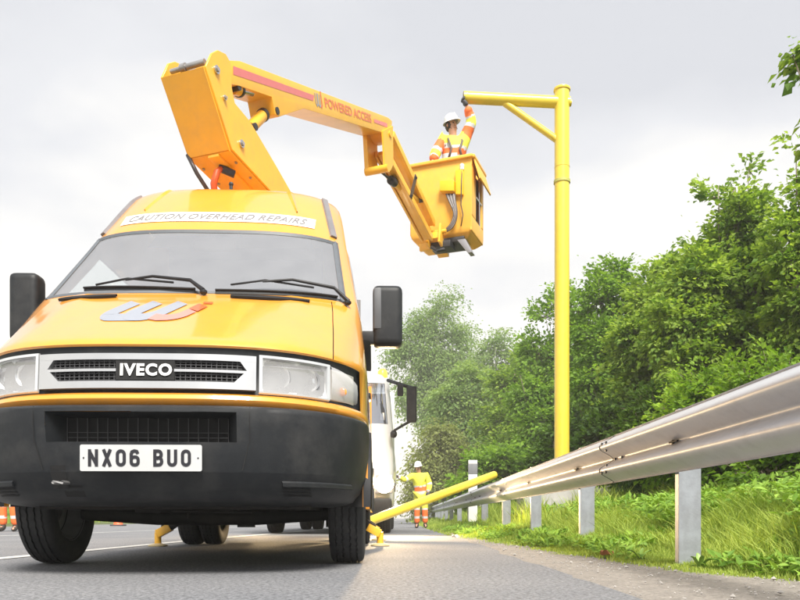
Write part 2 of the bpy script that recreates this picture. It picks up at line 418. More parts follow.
# verge terrain
xs_ = np.concatenate([np.linspace(-.1, 1.2, 9), np.linspace(1.4, 6, 16), np.array([7, 9, 12, 18, 30, 60, 140])])
rows = []
for y in np.concatenate([np.arange(-4, 24, .5), np.arange(24, 80, 4), np.array([90, 120, 200, 400])]):
    e_ = interp(y, EY, EX); r_ = []
    for k, dx in enumerate(xs_):
        xx = e_+dx if dx < 1.2 else max(e_+1.25+(dx-1.2)*.0, dx+e_*0) if False else e_+dx
        hh = float(H(xx, y)) if dx > 0 else -.02
        r_.append((xx, float(y), min(hh, 2.2)))
    rows.append(r_)
mb = MB(); mb.grid(rows); g = obj('verge_ground', mb, SOIL); tag(g, kind='structure')
mb = MB(); rows = []
for y in list(range(-30, 60, 5))+[90, 150, 400]:
    rows.append([(-12.4-d_, y, h_) for d_, h_ in ((0, -.02), (.1, .05), (2, .15), (6, .25), (20, .3), (60, .3))])
mb.grid(rows); g = obj('far_verge_ground', mb, SOIL); tag(g, kind='structure')
# painted lines
def line(name, pts, w_, dash=None):
    mb = MB(); P = [Vector((x, y, .004)) for x, y in pts]; acc = []
    for i in range(len(P)):
        d_ = (P[min(i+1, len(P)-1)]-P[max(i-1, 0)]).normalized(); n_ = Vector((d_.y, -d_.x, 0))*w_/2
        acc.append([P[i]-n_, P[i]+n_])
    mb.grid(acc); return obj(name, mb, LINE)
def dens(pts):
    o = []
    for i in range(len(pts)-1):
        for k in range(8): f_ = k/8; o.append((pts[i][0]*(1-f_)+pts[i+1][0]*f_, pts[i][1]*(1-f_)+pts[i+1][1]*f_))
    return o+[pts[-1]]
tag(line('lane_line', dens([(-2.85, -8), (-2.75, 2), (-2.66, 4.84), (-2.60, 6), (-2.50, 8.6), (-2.36, 10.6), (-2.2, 12.6), (-1.9, 17), (-1.2, 40), (0, 120)]), .13), kind='structure')
tag(line('lane_line', dens([(-6.9, -8), (-6.3, 6), (-6.0, 11), (-5.6, 13.2), (-5.3, 15.3), (-4.9, 20), (-4, 40), (-3, 120)]), .13), kind='structure')

# thin air haze: one closed box round the camera and everything built
mb = MB(); mb.box((-425, -425, -1.6), (425, 425, 23)); hz = obj('haze', mb, CONC); tag(hz, kind='stuff')
hm_ = bpy.data.materials.new('haze_air'); hm_.use_nodes = True; t = hm_.node_tree; t.nodes.clear()
o_ = t.nodes.new('ShaderNodeOutputMaterial'); v_ = t.nodes.new('ShaderNodeVolumePrincipled')
v_.inputs['Color'].default_value = (.96, .95, .93, 1); v_.inputs['Density'].default_value = .0023
t.links.new(v_.outputs[0], o_.inputs['Volume']); hz.data.materials[0] = hm_

# ------------------------------------------------------------------ the yellow van
CX = -1.15
van = thing('access_platform_van', (CX, 6, 0), 'yellow high-roof van carrying a raised folding boom with basket, front to the camera', 'van')
XF = Matrix.Translation((CX-.032, 4.4, 0)) @ Matrix.Rotation(R(1.9), 4, 'Z') @ Matrix.Translation((-CX, -4.4, 0))
#       z     y0     ys    hw
ROWS = [(.775, 3.275, 4.10, .980), (.785, 3.258, 4.09, .984), (.80, 3.250, 4.08, .985), (.818, 3.258, 4.09, .984), (.830, 3.285, 4.10, .978),
        (1.040, 3.300, 4.10, .974), (1.048, 3.290, 4.10, .976), (1.065, 3.300, 4.10, .976), (1.085, 3.330, 4.11, .975), (1.11, 3.372, 4.12, .972), (1.17, 3.475, 4.16, .967),
        (1.24, 3.595, 4.20, .960), (1.32, 3.730, 4.24, .950), (1.40, 3.868, 4.28, .942), (1.46, 3.972, 4.31, .932), (1.495, 4.035, 4.33, .925), (1.51, 4.06, 4.34, .922),
        (1.56, 4.107, 4.40, .914), (1.66, 4.202, 4.51, .898), (1.76, 4.296, 4.62, .882), (1.86, 4.391, 4.73, .866), (1.96, 4.486, 4.84, .851), (2.02, 4.543, 4.90, .842),
        (2.07, 4.590, 4.95, .832), (2.085, 4.600, 4.97, .829), (2.13, 4.635, 5.02, .822), (2.20, 4.712, 5.09, .812), (2.30, 4.822, 5.18, .798), (2.40, 4.935, 5.27, .782),
        (2.48, 5.025, 5.34, .765), (2.53, 5.085, 5.40, .745), (2.57, 5.145, 5.46, .715), (2.60, 5.22, 5.52, .67)]
ZR = [r[0] for r in ROWS]
def rowat(z): return [interp(z, ZR, [r[k] for r in ROWS]) for k in (1, 2, 3)]
def skin_y(x, z, off=0):
    y0, ys_, hw = rowat(z); s = min(1, abs(x)/hw)
    return ys_-(ys_-y0)*math.sqrt(max(0, 1-s**3))
def skinp(x, z, off=.004):
    e_ = .01
    a = skin_y(x, z); dx = (skin_y(x+e_, z)-skin_y(x-e_, z))/(2*e_); dz = (skin_y(x, z+e_)-skin_y(x, z-e_))/(2*e_)
    n_ = Vector((dx, -1, dz)).normalized()
    return Vector((CX+x, a, z))+n_*off
SC = [0, .06, .12, .18, .24, .30, .36, .42, .48, .54, .60, .66, .71, .76, .80, .84, .875, .905, .93, .95, .965, .978, .988, .995, 1.0]
SC = [-s for s in SC[:0:-1]]+SC
REAR = 9.1
def rowpts(r):
    z, y0, ys_, hw = r; return [(CX+s*hw, ys_-(ys_-y0)*math.sqrt(max(0, 1-abs(s)**3)), z) for s in SC]
zi = {round(r[0], 3): i for i, r in enumerate(ROWS)}
iw0, iw1 = zi[1.51], zi[2.07]
j0 = SC.index(-.93); j1 = SC.index(.93)
ib0, ib1 = zi[.83], zi[1.04]        # dark band with the lamps
ibn0, ibn1 = zi[1.048], zi[1.495]   # bonnet
jb0 = SC.index(-.84); jb1 = SC.index(.84)
mb = MB()
allrows = [rowpts(r) for r in ROWS]
def skip(i, j):
    if iw0 <= i < iw1 and j0 <= j < j1: return True
    if ib0 <= i < ib1 and abs(SC[j]+SC[j+1])/2 < .965: return True
    if ibn0 <= i < ibn1 and jb0 <= j < jb1: return True
    return False
mb.grid(allrows, skip)
# sides, with an opening for the door window
for sgn in (-1, 1):
    rows = []
    for z, y0, ys_, hw in ROWS:
        x = CX+sgn*hw
        rows.append([(x, ys_, z), (x, ys_+.10, z), (x, 5.62, z), (x, 5.75, z), (x, 7.5, z), (x, REAR, z)])
    iz0, iz1 = zi[1.56], zi[2.02]
    mb.grid(rows, lambda i, j: iz0 <= i < iz1 and j == 1)
# roof top
z, y0, ys_, hw = ROWS[-1]; rr = []
for s in SC:
    x = CX+s*hw; yf = ys_-(ys_-y0)*math.sqrt(max(0, 1-abs(s)**3))
    rr.append([(x, yf, z), (x, min(yf+.25, REAR), z+.025*(1-s*s)), (x, 7.5, z+.03*(1-s*s)), (x, REAR, z)])
mb.grid(rr)
mb.box((CX-.96, REAR-.02, .775), (CX+.96, REAR, 1.9))
mb.add([(CX-ROWS[zi[1.96]][3], REAR, 1.9), (CX+ROWS[zi[1.96]][3], REAR, 1.9), (CX+.67, REAR, 2.6), (CX-.67, REAR, 2.6)], [(0,1,2,3)])
body = obj('body', mb, YEL, van, smooth=35, weld=True)
# lower side panels with wheel arches
AX1, AX2, WR = 4.44, 7.62, .355
for sgn in (-1, 1):
    poly = [(3.99, .775), (3.99, .62)]
    for ax in (AX1, AX2):
        for k in range(13):
            a = math.pi*(1-k/12); poly.append((ax+.44*math.cos(a), .33+.425*math.sin(a)))
    poly += [(REAR, .36), (REAR, .775)]
    mb = MB(); mb.prism([(CX+sgn*.982, y, z) for y, z in poly], (-sgn*.03, 0, 0)); obj('lower_side_panel', mb, YEL, van)
    for ax in (AX1, AX2):
        mb = MB(); prof = []
        for k in range(17):
            a = math.pi*k/16; prof.append(a)
        rows = [[(CX+sgn*x_, ax+rr_*math.cos(a), .33+rr_*math.sin(a)*.97) for a in prof] for x_, rr_ in ((.995, .425), (.998, .47), (.96, .48))]
        mb.grid(rows); obj('arch_moulding', mb, PLAD, van)
    for ax in (AX1, AX2):
        mb = MB()
        rows = [[(CX+sgn*x_, ax+.435*math.cos(math.pi*k/16), .33+.42*math.sin(math.pi*k/16)) for k in range(17)] for x_ in (.95, .5)]
        mb.grid(rows); mb.add([(CX+sgn*.5, ax+.435*math.cos(math.pi*k/16), .33+.42*math.sin(math.pi*k/16)) for k in range(17)], [tuple(range(17))])
        obj('wheel_housing', mb, BLK, van)
# bonnet as its own panel, a hair below the wing line so that the shut line shows
mb = MB(); rows = []
for i in range(ibn0, ibn1+1):
    z, y0, ys_, hw = ROWS[i]; r_ = []
    for j in range(jb0, jb1+1):
        s = SC[j]
        if j == jb0: s += .006
        if j == jb1: s -= .006
        x = s*hw
        crown = .010*math.exp(-((abs(s)-.62)/.07)**2)*min(1, (i-ibn0)/4)
        q = skinp(x, z, .002+crown); r_.append(q)
    rows.append(r_)
mb.grid(rows); bonnet = obj('bonnet', mb, YEL, van, smooth=60)
mb = MB()
for sgn in (-1, 1):   # dark channel behind the shut line
    rows = [[skinp(sgn*.84*ROWS[i][3]+d_, ROWS[i][0], -.008) for d_ in (-.03, .03)] for i in range(ibn0, ibn1+1)]
    mb.grid(rows)
mb.grid([[skinp(s*.93, z_, -.008) for s in SC[j0:j1+1]] for z_ in (1.48, 1.515)])
obj('shut_line', mb, BLK, van)
# bonnet vent slots
for xa, xb in ((-.70, -.37), (.24, .66)):
    mb = MB(); rows = []
    for k in range(15):
        f_ = k/14; x = xa+(xb-xa)*f_; zc = 1.462-.02*(abs(x)-.2); th = .011*math.sin(math.pi*(.08+.84*f_))**.5
        rows.append([skinp(x, zc-th, .005), skinp(x, zc-th, .018), skinp(x, zc+th, .018), skinp(x, zc+th, .005)])
    mb.grid(rows); obj('bonnet_vent', mb, BLK, van)
# "wj" emblem on the bonnet
def bon(u, v, off=.010): return skinp(-.055+u*.96, 1.322+v*.84, off)
def stroke_on(fn, pts, wd, mbx, off): 
    v, f = ribbon(pts, wd); mbx.add([fn(a, b, off) for a, b in v], f)
def arc(cx, cy, rx, ry, a0, a1, n=10): return [(cx+rx*math.cos(R(a0+(a1-a0)*k/n)), cy+ry*math.sin(R(a0+(a1-a0)*k/n))) for k in range(n+1)]
shear = lambda P: [(x+.55*y, y) for x, y in P]
mb = MB()
stroke_on(bon, shear([(-.235, .09), (-.235, .0)]+arc(-.175, -.02, .06, .062, 180, 270, 6)+[(-.12, -.082), (-.06, -.082)]), .078, mb, .005)
stroke_on(bon, shear([(-.115, .09), (-.115, .0)]+arc(-.055, -.02, .06, .062, 180, 270, 6)+arc(-.035, -.02, .055, .062, 270, 355, 6)+[(.021, .09)]), .078, mb, .0058)
obj('bonnet_emblem_letter', mb, LOGG, bonnet)
mb = MB(); stroke_on(bon, shear([(.02, -.075), (.07, -.088)]+arc(.10, -.03, .06, .055, 270, 340, 5)+[(.158, -.004)]), .062, mb, .0066)
obj('bonnet_emblem_tail', mb, LOGP, bonnet)
mb = MB(); stroke_on(bon, shear([(.16, .0), (.16, .06)]), .066, mb, .0074); stroke_on(bon, shear([(.135, .088), (.185, .088)]), .022, mb, .0074)
obj('bonnet_emblem_stem', mb, LOGR, bonnet)
# windscreen + rubber + interior
mb = MB(); rows = []
for i in range(iw0, iw1+1):
    z, y0, ys_, hw = ROWS[i]; rows.append([skinp(SC[j]*hw, z, -.006) for j in range(j0, j1+1)])
mb.grid(rows); wsc = obj('windscreen', mb, WIN, van, smooth=180)
mb = MB()
def seal(path, w0, o_):
    rows = []
    n_ = len(path)
    for k in range(n_):
        (x, z) = path[k]; rows.append([skinp(x, z, .001), skinp(x*(1-w0/max(.2, abs(x)) if o_ == 'x' else 1), z+(w0*(-1 if z > 1.8 else 1) if o_ == 'z' else 0), .007), skinp(x*(1-2*w0/max(.2, abs(x)) if o_ == 'x' else 1), z+(2*w0*(-1 if z > 1.8 else 1) if o_ == 'z' else 0), -.004)])
    return rows
for sgn in (-1, 1):
    mb.grid(seal([(sgn*.93*rowat(z_)[2], z_) for z_ in np.linspace(1.51, 2.07, 16)], .016, 'x'))
mb.grid(seal([(x_, 2.07) for x_ in np.linspace(-.774, .774, 30)], .012, 'z'))
mb.grid(seal([(x_, 1.511) for x_ in np.linspace(-.857, .857, 30)], .012, 'z'))
obj('windscreen_seal', mb, mat('seal_rubber', (.10, .11, .125), .5, var=.1), van)
mb = MB(); rows = [[(CX+x_, 4.14+.10*abs(x_)**2, 1.47), (CX+x_, 4.35, 1.49), (CX+x_, 4.62, 1.45), (CX+x_, 4.72, 1.05)] for x_ in np.linspace(-.86, .86, 12)]
mb.grid(rows); obj('dashboard', mb, DASH, van)
for sx in (-.48, .15, .52):
    mb = MB(); mb.box((CX+sx-.21, 5.2, .95), (CX+sx+.21, 5.65, 1.12)); mb.box((CX+sx-.21, 5.58, 1.1), (CX+sx+.21, 5.72, 1.72)); mb.box((CX+sx-.12, 5.6, 1.75), (CX+sx+.12, 5.7, 1.92)); 
    obj('seat', mb, SEATM, van, bevel=.04)
mb = MB(); mb.box((CX-.9, 5.8, .6), (CX+.9, 5.83, 2.0)); mb.box((CX-.6, 5.79, 2.0), (CX+.6, 5.82, 2.4)); mb.box((CX-.85, 4.4, .6), (CX+.85, 5.8, .63)); obj('cab_bulkhead', mb, mat('cab_lining', (.20, .20, .21), .8, var=.08), van)
mb = MB(); mb.grid([[(CX+x_, y_, 2.14 if y_ < 5.2 else 2.3) for x_ in (-.55, 0, .55)] for y_ in (5.1, 5.3, 5.8)]); obj('headlining', mb, MATS['cab_lining'], van)
mb = MB(); c_ = Vector((CX-.48, 4.78, 1.48)); pts = []
for k in range(25):
    a = 2*math.pi*k/24; pts.append(c_+Vector((.2*math.cos(a), .2*math.sin(a)*.5, .2*math.sin(a)*.86)))
mb.tube(pts, .016, 8, caps=False); mb.bar(c_-Vector((.2, 0, 0)), c_+Vector((.2, 0, 0)), .03, .03); mb.tube([c_, c_+Vector((0, -.15, -.2))], .03, 8); obj('steering_wheel', mb, PLAD, van)
mb = MB(); mb.box((CX-.13, 4.66, 1.97), (CX+.13, 4.70, 2.045)); mb.tube([(CX, 4.68, 2.04), (CX, 4.66, 2.08)], .012, 8); obj('rear_view_mirror', mb, mat('mirror_back', (.16, .12, .09), .5, var=.1), van, bevel=.01)
# side door panels, windows and handles
for sgn in (-1, 1):
    mb = MB(); zz = [.46, .62, .775, .95, 1.11, 1.3, 1.46, 1.56, 1.76, 1.96, 2.02, 2.07]
    rows = []
    for z_ in zz:
        z2 = max(z_, .775); hw = rowat(z2)[2] if z_ >= .775 else .982; ysx = max(rowat(z2)[1]+.02, 4.93-.0*z_ if z_ < .8 else 4.5)
        x = CX+sgn*(hw+.004); rows.append([(x, ysx, z_), (x, max(ysx, rowat(z2)[1]+.10), z_), (x, 5.62, z_), (x, 5.70, z_)])
    mb.grid(rows, lambda i, j: 7 <= i < 10 and j == 1); dr = obj('door', mb, YEL, van, smooth=60)
    mb = MB(); mb.grid([[(CX+sgn*(rowat(z_)[2]-.004), y_, z_) for y_ in (rowat(z_)[1]+.09, 5.63)] for z_ in (1.55, 1.66, 1.76, 1.86, 1.96, 2.03)]); obj('door_window', mb, SIDEG, dr)
    mb = MB(); mb.box((CX+sgn*.965-.015, 5.42, 1.16), (CX+sgn*.965+.02*1, 5.60, 1.20)); obj('door_handle', mb, PLAD, dr, bevel=.008)
    mb = MB(); mb.box((CX+sgn*.98-.012, 4.2, .86), (CX+sgn*.98+.012, 9.0, .93)) if False else None
    mb = MB()
    for z_ in (.60,):
        mb.box((CX+min(sgn*.986, sgn*1.0), 4.95, z_-.05), (CX+max(sgn*.986, sgn*1.0), 7.15, z_+.05))
    obj('side_moulding', mb, PLAD, van, bevel=.006)
    mb = MB()   # small wing repeater wedge
    p_ = skinp(sgn*.93, 1.28, .0) if False else Vector((CX+sgn*.955, 4.42, 1.29))
    mb.prism([(CX+sgn*.945, 4.36, 1.34), (CX+sgn*.945, 4.62, 1.25), (CX+sgn*.945, 4.62, 1.20), (CX+sgn*.945, 4.40, 1.30)], (sgn*.05, .03, 0)); obj('wing_trim', mb, PLAS, van, bevel=.01)
# roof strips and panel creases
for sgn in (-1, 1):
    mb = MB(); rows = []
    for k in range(16):
        z_ = 2.11+(2.55-2.11)*k/15; x = sgn*interp(z_, [2.11, 2.55], [.745, .652])
        rows.append([skinp(x-.020, z_, 0), skinp(x-.016, z_, .014), skinp(x+.016, z_, .014), skinp(x+.020, z_, 0)])
    mb.grid(rows); mb.add([rows[0][q] for q in range(4)], [(0,1,2,3)]); obj('roof_strip', mb, mat('strip_grey', (.19, .18, .19), .55, var=.12), van)
    mb = MB(); rows = []
    for k in range(10):
        z_ = 2.30+(2.56-2.30)*k/9; x = sgn*interp(z_, [2.3, 2.56], [.50, .42]); wd = .006+.020*k/9
        rows.append([skinp(x-wd, z_, 0), skinp(x, z_, .010), skinp(x+wd, z_, 0)])
    mb.grid(rows); obj('roof_rib', mb, YEL, van, smooth=10)
# roof banner
mb = MB(); mb.grid([[skinp(x_, z_, .004) for x_ in np.linspace(-.615, .625, 30)] for z_ in np.linspace(2.142, 2.248, 5)]); ban = obj('roof_banner', mb, SIGNW, van)
decal('banner_lettering', 'CAUTION OVERHEAD REPAIRS', 1.14, .062, lambda u, v: skinp(.005+u, 2.195+v, .0065), SIGNG, ban, bold=.016, shear=.35, space=1.08)
# dark band, grille, lamps
mb = MB()
zz = [.828, .845, .93, 1.02, 1.041]; xx = [s*.965 for s in np.linspace(-1, 1, 49)]
mb.grid([[skinp(x_, z_, (-.004 if z_ in (.828, 1.041) else -.012)) for x_ in xx] for z_ in zz]); obj('front_panel', mb, PLAS, van, smooth=60)
def slab(xa, xb, zl, zh, o0, o1, n_=16, mbx=None):
    """panel following the curve of the front; zl, zh numbers or functions of x"""
    mbx = mbx or MB(); rows = []
    for x_ in np.linspace(xa, xb, n_):
        a_ = zl(x_) if callable(zl) else zl; b_ = zh(x_) if callable(zh) else zh
        rows.append([skinp(x_, a_, o0), skinp(x_, a_, o1), skinp(x_, b_, o1), skinp(x_, b_, o0)])
    mbx.grid(rows); mbx.add(rows[0], [(0,1,2,3)]); mbx.add(rows[-1], [(3,2,1,0)])
    return mbx
gx = .478
grille = obj('grille', slab(-gx+.06, gx-.06, .868, .985, -.011, -.008), BLK, van)
mb = MB()
slab(-gx, gx, .846, .878, -.012, .022, 24, mb); slab(-gx, gx, .975, 1.003, -.012, .022, 24, mb)
for sgn in (-1, 1):
    a, b = sorted((sgn*gx, sgn*.385))
    def zlo(x_, s=sgn): return .877
    slab(a, b, .877, lambda x_: .877+(max(0, (abs(x_)-.385))/(gx-.385))*.098, -.012, .0215, 8, mb)
    slab(a, b, lambda x_: .976-(max(0, (abs(x_)-.41))/(gx-.41))*.098 if abs(x_) > .41 else .976, .976, -.012, .0212, 8, mb)
obj('grille_surround', mb, CHR, grille, bevel=0)
for sgn in (-1, 1):
    a, b = sorted((sgn*.45, sgn*.128)); obj('grille_bar', slab(a, b, .922, .934, -.01, .02, 12), CHR, grille)
mb = MB()
for x_ in np.arange(-.41, .42, .0225): slab(x_-.0016, x_+.0016, .872, .98, -.008, .006, 2, mb)
for z_ in (.886, .900, .914, .944, .957, .968): slab(-.42, .42, z_-.0014, z_+.0014, -.008, .007, 20, mb)
o_ = obj('grille_mesh', mb, mat('mesh_plastic', (.05, .05, .055), .4, var=.1), grille); o_['kind'] = 'stuff'
obj('badge_block', slab(-.13, .13, .884, .974, -.008, .018, 8), BLK, grille)
decal('badge_lettering', 'IVECO', .228, .056, lambda u, v: skinp(.006+u, .929+v, .024), LETW, grille, bold=.04, space=1.13)
for sgn in (-1, 1):
    xa, xb = .492, .795
    mb = MB()
    rows = []
    for x_ in np.linspace(xa, xb, 14):
        rows.append([skinp(sgn*x_, .832, .002), skinp(sgn*x_, .840, .012), skinp(sgn*x_, .850, .004), skinp(sgn*x_, .93, .0), skinp(sgn*x_, 1.0, .004), skinp(sgn*x_, 1.010, .012), skinp(sgn*x_, 1.016, .002)])
    hl = MB(); hl.grid(rows); hl.add(rows[0], [tuple(range(7))]); hl.add(rows[-1], [tuple(range(7))[::-1]])
    hlo = obj('headlight', hl, LENS, van, smooth=60)
    # chrome bucket with facets behind the lens
    mb = MB(); rows = []
    rg = np.random.default_rng(5)
    for x_ in np.linspace(xa+.01, xb-.008, 14):
        r_ = []
        for z_ in np.linspace(.842, 1.006, 9):
            fx = (x_-xa)/(xb-xa); d1 = max(0, 1-((x_-.58)**2+(z_-.925)**2)/.0062); d2 = max(0, 1-((x_-.71)**2+(z_-.925)**2)/.0062)
            q = skinp(sgn*x_, z_, -.004); edge = .842 < z_ < 1.0 and xa+.012 < x_ < xb-.01
            q.y += (.010+.045*max(d1, d2)**.5+rg.uniform(0, .014)) if edge else 0
            r_.append(q)
        rows.append(r_)
    mb.grid(rows); obj('reflector', mb, BUCK, hlo, smooth=5)
    for lx in (.58, .71):
        c_ = skinp(sgn*lx, .925, 0); mb = MB(); mb.lathe([(.015, .046), (.0, .052), (.008, .040), (.03, .036)], (c_.x, c_.y+.02, c_.z), 'Y', 24); obj('lamp_ring', mb, CHR, hlo)
        mb = MB(); mb.blob((c_.x, c_.y+.045, c_.z), (.030, .02, .030), 14); obj('bulb', mb, mat('bulb_glass', (.35, .38, .42), .05, metal=.7, var=.02), hlo)
    mb = MB(); slab(min(sgn*xa, sgn*xb), max(sgn*xa, sgn*xb), .8345, .8465, .003, .013, 14, mb); slab(min(sgn*xa, sgn*xb), max(sgn*xa, sgn*xb), 1.0015, 1.0135, .003, .013, 14, mb)
    slab(*sorted((sgn*xa, sgn*(xa+.014))), .8465, 1.0015, .003, .013, 3, mb); slab(*sorted((sgn*(xb-.012), sgn*xb)), .8465, 1.0015, .003, .013, 3, mb)
    obj('headlight_rim', mb, mat('lamp_rim', (.62, .64, .66), .3, metal=.4, var=.03), hlo)
    # corner indicator
    rows = []
    for x_ in np.linspace(.803, .921, 12):
        f_ = (x_-.803)/.118; z0_ = .842+.012*f_**2; z1_ = 1.012-.020*f_-.03*f_**4
        rows.append([skinp(sgn*x_, z0_, .0), skinp(sgn*x_, z0_+.008, .010), skinp(sgn*x_, (z0_+z1_)/2, .013), skinp(sgn*x_, z1_-.008, .010), skinp(sgn*x_, z1_, .0)])
    mb = MB(); mb.grid(rows); ind = obj('indicator', mb, glass('indicator_lens' if sgn < 0 else 'indicator_lens_clear', (.95, .93, .9), 1, .1, .35, (.75, .76, .78), .15), van, smooth=70)
    mb = MB(); mb.grid([[skinp(sgn*x_, z_, -.008) for x_ in np.linspace(.808, .918, 10)] for z_ in np.linspace(.85, 1.0, 5)]); obj('indicator_back', mb, mat('ind_back', (.62, .60, .58), .3, metal=.5, var=.1, vscale=40), ind)
    c_ = skinp(sgn*.86, .90, 0); mb = MB(); mb.blob((c_.x, c_.y+.004, c_.z), (.022, .008, .022), 12); obj('indicator_bulb', mb, AMB, ind)
# bumper
BR = [(.325, 3.55, 3.98, .78), (.337, 3.40, 3.97, .86), (.352, 3.32, 3.97, .90), (.40, 3.262, 3.97, .94), (.47, 3.225, 3.97, .965), (.475, 3.222, 3.98, .968), (.595, 3.210, 3.98, .985), (.603, 3.209, 3.98, .986), (.68, 3.200, 3.98, .990), (.735, 3.196, 3.98, .990), (.752, 3.198, 3.98, .989), (.762, 3.210, 3.98, .987), (.768, 3.235, 3.99, .984), (.770, 3.30, 4.0, .97)]
BZ = [b[0] for b in BR]
def bump_p(x, z, off=.003):
    def yy(x, z):
        y0, ys_, hw = [interp(z, BZ, [b[k] for b in BR]) for k in (1, 2, 3)]
        return ys_-(ys_-y0)*math.sqrt(max(0, 1-min(1, abs(x)/hw)**3.4))
    e_ = .008; dx = (yy(x+e_, z)-yy(x-e_, z))/(2*e_)
    return Vector((CX+x, yy(x, z), z))+Vector((dx, -1, 0)).normalized()*off
mb = MB(); rows = [[(CX+s*hw, ys_-(ys_-y0)*math.sqrt(max(0, 1-abs(s)**3.4)), z) for s in SC] for z, y0, ys_, hw in BR]
bi0, bi1 = BZ.index(.603), BZ.index(.735); jj0 = SC.index(-.42); jj1 = SC.index(.42)
mb.grid(rows, lambda i, j: bi0 <= i < bi1 and jj0 <= j < jj1)
bump = obj('bumper', mb, PLAS, van, smooth=40)
mb = MB()   # intake funnel
ring0 = [bump_p(x_, z_, 0) for x_, z_ in ((-.415, .603), (.415, .603), (.415, .735), (-.415, .735))]
ring1 = [Vector((CX+x_, 3.33, z_)) for x_, z_ in ((-.36, .612), (.36, .612), (.36, .722), (-.36, .722))]
for k in range(4): mb.add([ring0[k], ring0[(k+1) % 4], ring1[(k+1) % 4], ring1[k]], [(0,1,2,3)])
obj('intake_funnel', mb, PLAS, bump, smooth=10)
mb = MB(); mb.box((CX-.38, 3.332, .60), (CX+.38, 3.40, .73)); obj('intake_back', mb, BLK, bump)
mb = MB()
for x_ in np.arange(-.36, .37, .045): mb.box((CX+x_-.0012, 3.318, .61), (CX+x_+.0012, 3.324, .722))
for z_ in (.632, .655): mb.box((CX-.36, 3.316, z_-.0012), (CX+.36, 3.3175, z_+.0012))
o_ = obj('intake_mesh', mb, mat('mesh_grey', (.06, .06, .066), .5, var=.1), bump); o_['kind'] = 'stuff'
# bumper mouldings: vertical seams, lower ledges, cooling slots, tow hook
for s_ in (-.47, .47):
    mb = MB(); mb.grid([[bump_p(s_+d_, z_, .0035) for d_ in (-.0022, .0022)] for z_ in np.linspace(.60, .76, 6)]); mb.grid([[bump_p(s_+(.62-z_)*.25*(1 if s_ < 0 else -1)+d_, z_, .0035) for d_ in (-.0022, .0022)] for z_ in np.linspace(.48, .60, 6)])
    obj('bumper_seam', mb, BLK, bump)
for sgn in (-1, 1):
    mb = MB(); rows = []
    for x_ in np.linspace(.60, .90, 14): rows.append([bump_p(sgn*x_, .410, 0), bump_p(sgn*x_, .413, .016), bump_p(sgn*x_, .430, .010), bump_p(sgn*x_, .438, 0)])
    mb.grid(rows); mb.add(rows[0], [(0,1,2,3)]); mb.add(rows[-1], [(0,1,2,3)]); obj('bumper_ledge', mb, PLAS, bump)
    mb = MB()
    for z_ in (.372, .386, .400):
        mb.grid([[bump_p(sgn*x_, z_+d_, .004) for d_ in (-.0035, .0035)] for x_ in np.linspace(.60, .72, 5)])
    obj('cooling_slots', mb, BLK, bump)
mb = MB(); mb.grid([[bump_p(x_, z_, .0035) for x_ in (-.40, -.37, -.33)] for z_ in (.40, .46, .50)]); mb.grid([[bump_p(x_, z_, .0038) for x_ in (-.36, -.31, -.27)] for z_ in (.365, .41)]); obj('tow_hole', mb, BLK, bump)
mb = MB(); mb.tube([(CX-.37, 3.26, .425), (CX-.37, 3.20, .425), (CX-.33, 3.195, .425), (CX-.33, 3.26, .425)], .008, 8); obj('tow_hook', mb, STEEL, bump)
# number plate
mb = MB(); pv = rrect(-.262, -.0575, .262, .0575, .008)
mb.prism([(CX+.008+a, 3.193, .531+b) for a, b in pv], (0, .008, 0)); plate = obj('number_plate', mb, PLATE, van)
def glyph(c):
    W, Ht, t_ = .043, .074, .0135; w2, h2 = W/2-t_/2, Ht/2-t_/2
    if c in '0O': return [(rrect(-w2, -h2, w2, h2, .0145), True)]
    if c == 'N': return [([(-w2, -Ht/2), (-w2, Ht/2)], False), ([(w2, -Ht/2), (w2, Ht/2)], False), ([(-w2, h2-.002), (w2, -h2+.002)], False)]
    if c == 'X': return [([(-w2, -Ht/2), (w2, Ht/2)], False), ([(-w2, Ht/2), (w2, -Ht/2)], False)]
    if c == 'U': return [([(-w2, Ht/2), (-w2, -h2+.014)]+arc(-w2+.014, -h2+.014, .014, .014, 180, 270, 4)[1:]+[(w2-.014, -h2)]+arc(w2-.014, -h2+.014, .014, .014, 270, 360, 4)+[(w2, Ht/2)], False)]
    if c == '6': return [(rrect(-w2, -h2, w2, .004, .012), True), ([(w2-.001, h2-.012), (w2-.006, h2-.002), (w2-.014, h2), (-w2+.012, h2), (-w2+.003, h2-.004), (-w2, h2-.013), (-w2, -.006)], False)]
    if c == 'B': return [([(-w2, -h2), (w2-.012, -h2)]+arc(w2-.012, -h2+.0155, .012, .0155, -90, 90, 6)+[(-w2, .001)], False), ([(w2-.014, .001)]+arc(w2-.014, h2-.015, .012, .0148, -90, 90, 6)+[(-w2, h2)], False), ([(-w2, -Ht/2+.0), (-w2, Ht/2)], False)]
xcur = -.205
for ch in 'NX06 BUO':
    if ch == ' ': xcur += .042; continue
    mb = MB()
    for k, (pts, cl) in enumerate(glyph(ch)):
        v, f = ribbon(pts, .0140, cl); mb.add([(CX+.008+xcur+a, 3.1905-.0004*k, .531+b) for a, b in v], f)
    xcur += .0595; obj('plate_character', mb, BLKP, plate)
for sx in (-.246, .246):
    mb = MB(); mb.blob((CX+.008+sx, 3.192, .531), (.004, .003, .004), 8); obj('plate_screw', mb, DST, plate)
